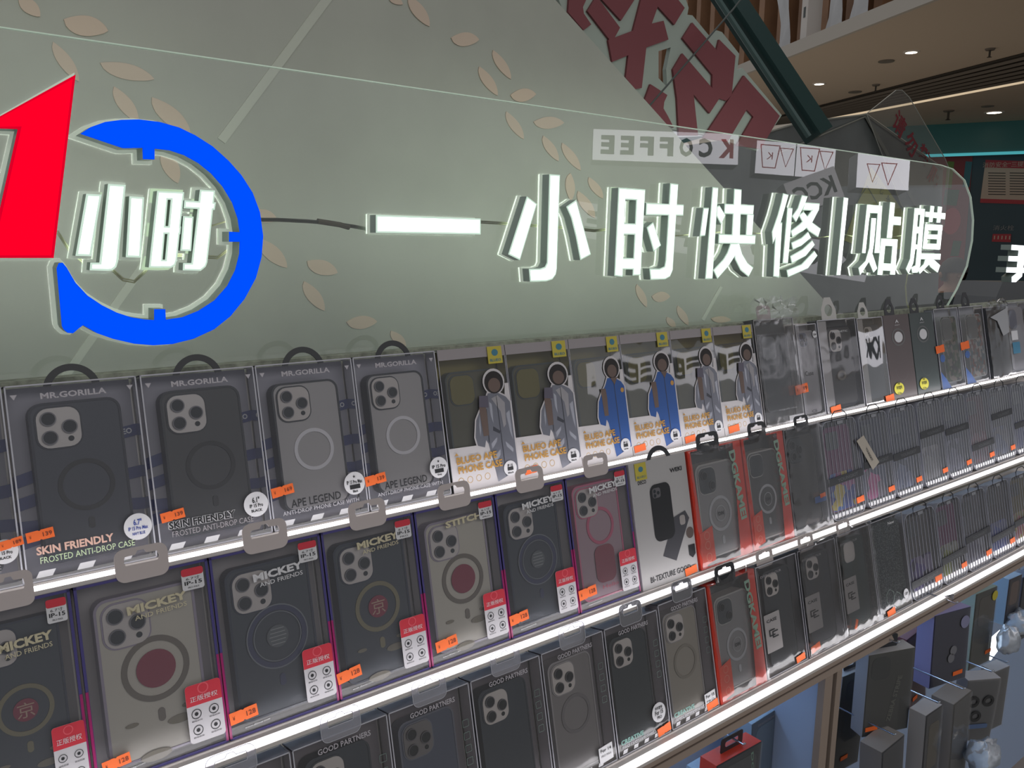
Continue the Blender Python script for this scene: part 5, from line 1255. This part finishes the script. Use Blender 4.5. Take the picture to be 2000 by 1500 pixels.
hang((1771, 1250), (1806, 1222), (1756, 1400), .06, .2, 'phone_case_box', 'narrow dull red hanging box between the zebra-lettered and the purple-sided box', C_('front_maroon', (104, 74, 76), .4), C_('carton_dull_red', (132, 84, 88), .5), price=(.3, .12), hook='narrow dull red box')
hang((1825, 1203), (1896, 1184), (1797, 1349), .0, .55, 'phone_case_box', 'dark hanging box with lavender side and round pale label', C_('front_indigo', (66, 66, 84), .4), C_('carton_lavender', (150, 146, 190), .5), d=.035, price=(.72, .12), tab=tabclear, extras=lambda e, X, Z, w, h: MB().prism(circ(X(.82), Z(.82), .12 * w, 18), -.0045, -.004, C_('label_lilac', (130, 130, 160), .5)).prism(circ(X(.55), Z(.46), .09 * w, 16), -.0045, -.004, C_('dot_grey', (112, 112, 118), .5)).prism(circ(X(.5), Z(.36), .09 * w, 16), -.0045, -.004, C_('dot_grey', (112, 112, 118), .5)).build('round_labels', e) and None, hook='lavender-sided box')
hang((1906, 1161), (1948, 1144), (1886, 1312), .02, .35, 'phone_case_box', 'hanging box with pale mint side and small yellow round label', C_('front_stone', (98, 98, 92), .4), C_('carton_mint', (170, 188, 176), .5), d=.04, win=C_('pane_taupe', (112, 108, 100), .4), winr=(.2, .9, .55, .92), price=(.8, .16), tab=tabclear, extras=lambda e, X, Z, w, h: MB().prism(circ(X(.84), Z(.9), .13 * w, 16), -.0045, -.004, C_('label_yellow', (186, 172, 64), .5)).build('round_label', e) and None, hook='mint-sided box')
hang((1971, 1132), (1996, 1121), (1958, 1222), .04, .2, 'phone_case_box', 'hanging box with pale blue side near the right edge under the rail', C_('front_dusk', (84, 80, 84), .4), sh_blue, d=.035, win=C_('pane_peach', (140, 120, 110), .4), winr=(.2, .8, .4, .9), price=(.5, .12), hook='pale blue-sided box')
hang((1998, 1128), (2035, 1110), (1990, 1250), .05, .2, 'phone_case_box', 'dark hanging box cut by the right edge just under the rail', sh_dk, C_('carton_navy', (50, 58, 84), .5), hook=False)
hang((1808, 1398), (1840, 1376), (1794, 1560), -.06, .2, 'phone_case_box', 'open-topped dark clear box low in the right cabinet, over the bottom edge', C_('front_ash', (88, 88, 90), .4), sh_w, d=.03, win=C_('pane_sand', (120, 112, 98), .4), winr=(.25, .85, .3, .85), hook='open-topped dark box')
hang((1862, 1376), (1897, 1348), (1846, 1560), -.07, .1, 'phone_case_box', 'thick pale grey box low in the right cabinet, left of the headphone picture box', C_('front_pebble', (112, 110, 108), .5), C_('carton_pebble', (136, 132, 130), .5), d=.04, hook='thick pale grey box')
def phones(e, X, Z, w, h):
    m = MB()
    for a_, b_ in ((.25, .66), (.70, .66), (.38, .42)): m.prism(circ(X(a_), Z(b_), .17 * w, 20, rz=.09 * h), -.0046, -.004, C_('print_black', (48, 48, 50), .4), holes=[circ(X(a_), Z(b_), .10 * w, 20, rz=.045 * h)])
    m.prism(rrect(X(.12), Z(.22), X(.8), Z(.29), .004), -.0046, -.004, C_('print_blue', (84, 104, 140), .4)); m.build('product_picture', e)
hang((1891, 1329), (1955, 1324), (1886, 1446), -.03, .9, 'earphone_box', 'grey box with printed black ring pictures and small yellow label', C_('front_chalk', (128, 126, 124), .5), sh_w, d=.03, extras=phones, hook='box with ring pictures', cat='product box')
hang((1943, 1312), (1972, 1300), (1935, 1424), .0, .5, 'earphone_box', 'plain pale box hanging just behind the one with ring pictures', C_('front_chalk', (128, 126, 124), .5), sh_w, d=.03, hook='plain pale box', cat='product box')
hang((1722, 1470), (1766, 1434), (1712, 1600), -.04, .1, 'phone_case_box', 'film-wrapped pale box in the lowest hanging row under the zebra-lettered box', C_('front_ash', (88, 88, 90), .4), C_('carton_pebble', (136, 132, 130), .5), d=.04, hook='film-wrapped lowest box')
# crumpled plastic bags and added glare panel in the lower right
bagm = film('bag_film_blue', (.8, .88, .98), .55, (.62, .74, .9), .7, .35, wav=.5, wscale=30)
def lump(px, py, off, rx, rz, label, seed):
    rnd = random.Random(seed); c = aty(px, py, YF + off); e = empty('plastic_bag', c - Vector((0, 0, rz))); tag(e, label, 'plastic bag', 'crumpled plastic bags')
    m = MB(); vs = []; fs = []; nu, nv = 18, 12
    for i in range(nv + 1):
        for j in range(nu):
            a_, b_ = math.pi * i / nv, 2 * math.pi * j / nu; k_ = 1 + .16 * math.sin(3 * b_ + i * .9 + seed) * math.sin(a_ * 2.5) + rnd.uniform(-.09, .09)
            vs.append((rx * math.sin(a_) * math.cos(b_) * k_, rx * .6 * math.sin(a_) * math.sin(b_) * k_, rz + rz * math.cos(a_) * k_))
    for i in range(nv):
        for j in range(nu): fs.append((i * nu + j, i * nu + (j + 1) % nu, (i + 1) * nu + (j + 1) % nu, (i + 1) * nu + j))
    m.add(vs, fs, bagm); m.build('crumpled_film', e, smooth=True)
lump(1968, 1250, -.02, .035, .03, 'pale blue crumpled plastic bag by the bright glare at the right edge', 2)
lump(1990, 1215, .02, .04, .028, 'white-blue crumpled plastic bag right of the pale mint-sided box', 4)
lump(1920, 1475, -.1, .045, .028, 'pale blue crumpled plastic bag at the bottom right', 6)
lp = [aty(a_, b_, YF + .05) for a_, b_ in ((1937, 1250), (1958, 1232), (1956, 1262), (1935, 1290))]
le = empty('glare_panel', lp[3]); tag(le, 'small bright white glowing panel put in as glare between hanging boxes near the right edge', 'glare panel')
m = MB(); m.prism([(p.x - lp[3].x, p.z - lp[3].z) for p in lp], 0, .006, emis('glare_glow', (.9, .97, 1.0), 3)); m.build('lit_panel', le)  # emission put in for a patch of glare; no lamp sits here

# unseen lightbox added overhead so the top-row window films show glints
def deco5(m, w_, h_):
    for i, ch in enumerate('KCOFFEE'): m.text(ch, w_ * (.08 + .135 * i), h_ * .5, w_ * .10, h_ * .6, -.004, kgr, bold=.05)
nrm = Vector((0, -math.cos(TH), math.sin(TH)))
sign_box('added_glint_lightbox', 'unseen added KCOFFEE lightbox making glints in the window films of the yellow-backed boxes', [(1135, 676), (1740, 645), (1750, 712), (1145, 780)], 3.2, 'lightbox sign', emis('lightbox_soft', (.95, .93, 1.0), 1.5), deco5, plane=(lean(1.0, 0, Dk[0]), nrm))

# person beyond the kiosk, seen from behind
skin = mat('skin', (150, 112, 92), .6); shirt = mat('shirt_dark', (52, 58, 62), .8); hairp = mat('person_hair', (40, 38, 38), .7)
pp = atd(1866, 505, 6.3); pe = empty('person', (pp.x, pp.y, 0)); pe.rotation_euler = (0, 0, -.6)
tag(pe, 'person with dark hair and dark shirt seen from behind, past the right sign end', 'person')
TOPZ = pp.z
def skin_mesh(name, pts, edges, mt, parent, lv=2):
    me = bpy.data.meshes.new(name); me.from_pydata([p[:3] for p in pts], edges, []); me.materials.append(mt)
    ob = bpy.data.objects.new(name, me); COL.objects.link(ob); ob.parent = parent
    md_ = ob.modifiers.new('skin', 'SKIN'); md_.use_smooth_shade = True
    for i, p in enumerate(pts):
        r_ = p[3]; me.skin_vertices[0].data[i].radius = (r_, r_ * (p[4] if len(p) > 4 else 1))
    me.skin_vertices[0].data[0].use_root = True
    sb = ob.modifiers.new('subdivision', 'SUBSURF'); sb.levels = lv; sb.render_levels = lv
    return ob
k = TOPZ / 1.62
body_p = [(0, 0, .90, .13, .8), (0, 0, 1.10, .12, .75), (0, 0, 1.28, .14, .7), (0, 0, 1.36, .07), (0, .01, 1.42, .052), (0, .0, 1.50, .088, 1.15), (0, 0, 1.555, .075, 1.1),
          (-.15, 0, 1.32, .055), (-.21, .02, 1.06, .042), (-.19, -.12, .86, .032), (.15, 0, 1.32, .055), (.22, .02, 1.06, .042), (.20, -.16, 1.0, .032),
          (-.09, 0, .84, .095), (-.10, 0, .46, .06), (-.10, .02, .08, .042), (-.10, -.12, .04, .035), (.09, 0, .84, .095), (.10, 0, .46, .06), (.10, .02, .08, .042), (.10, -.12, .04, .035)]
body_p = [(p[0] * k, p[1] * k, p[2] * k, p[3] * k) + p[4:] for p in body_p]
ed = [(0, 1), (1, 2), (2, 3), (3, 4), (4, 5), (5, 6), (2, 7), (7, 8), (8, 9), (2, 10), (10, 11), (11, 12), (0, 13), (13, 14), (14, 15), (15, 16), (0, 17), (17, 18), (18, 19), (19, 20)]
skin_mesh('body', body_p, ed, skin, pe)
cl = [(p[0], p[1], p[2], p[3] * 1.12) + tuple(p[4:]) for p in body_p]
skin_mesh('shirt', [cl[0], cl[1], cl[2], (cl[3][0], cl[3][1], cl[3][2] - .03, cl[3][3] * .9), cl[7], (cl[8][0], cl[8][1], cl[8][2] + .08, cl[8][3] * 1.1), cl[10], (cl[11][0], cl[11][1], cl[11][2] + .08, cl[11][3] * 1.1)], [(0, 1), (1, 2), (2, 3), (2, 4), (4, 5), (2, 6), (6, 7)], shirt, pe)
skin_mesh('trousers', [(p[0], p[1], p[2], p[3] * 1.1) + tuple(p[4:]) for p in (body_p[0], body_p[13], body_p[14], (body_p[15][0], body_p[15][1], .12, body_p[15][3]), body_p[17], body_p[18], (body_p[19][0], body_p[19][1], .12, body_p[19][3]))], [(0, 1), (1, 2), (2, 3), (0, 4), (4, 5), (5, 6)], mat('trousers_dark', (60, 62, 70), .8), pe)
m = MB(); vs = []; fs = []
for i in range(11):
    for j in range(20):
        a_, b_ = math.pi * .72 * i / 10, 2 * math.pi * j / 20
        back = .012 if math.sin(b_) > 0 else -.0
        rr_ = .098 + .004 * math.sin(j * 5 + i * 3)
        vs.append((rr_ * math.sin(a_) * math.cos(b_) * k, (rr_ * 1.12 * math.sin(a_) * math.sin(b_) + back) * k, (1.515 + .118 * math.cos(a_)) * k))
for i in range(10):
    for j in range(20):
        if i > 6 and 11 <= j <= 18: continue
        fs.append((i * 20 + j, i * 20 + (j + 1) % 20, (i + 1) * 20 + (j + 1) % 20, (i + 1) * 20 + j))
m.add(vs, fs, hairp); m.build('hair', pe, smooth=True)
m = MB()
for sx in (-1, 1): m.lathe([(0, 0), (.018 * k, .004), (.026 * k, .012), (.0, .02)], skin, 10, (sx * .095 * k, 0, 1.49 * k), 'y')
m.lathe([(0, -.105 * k), (.014 * k, -.095 * k), (.018 * k, -.08 * k)], skin, 8, (0, 0, 1.485 * k), 'y'); m.build('ears_and_nose', pe, smooth=True)
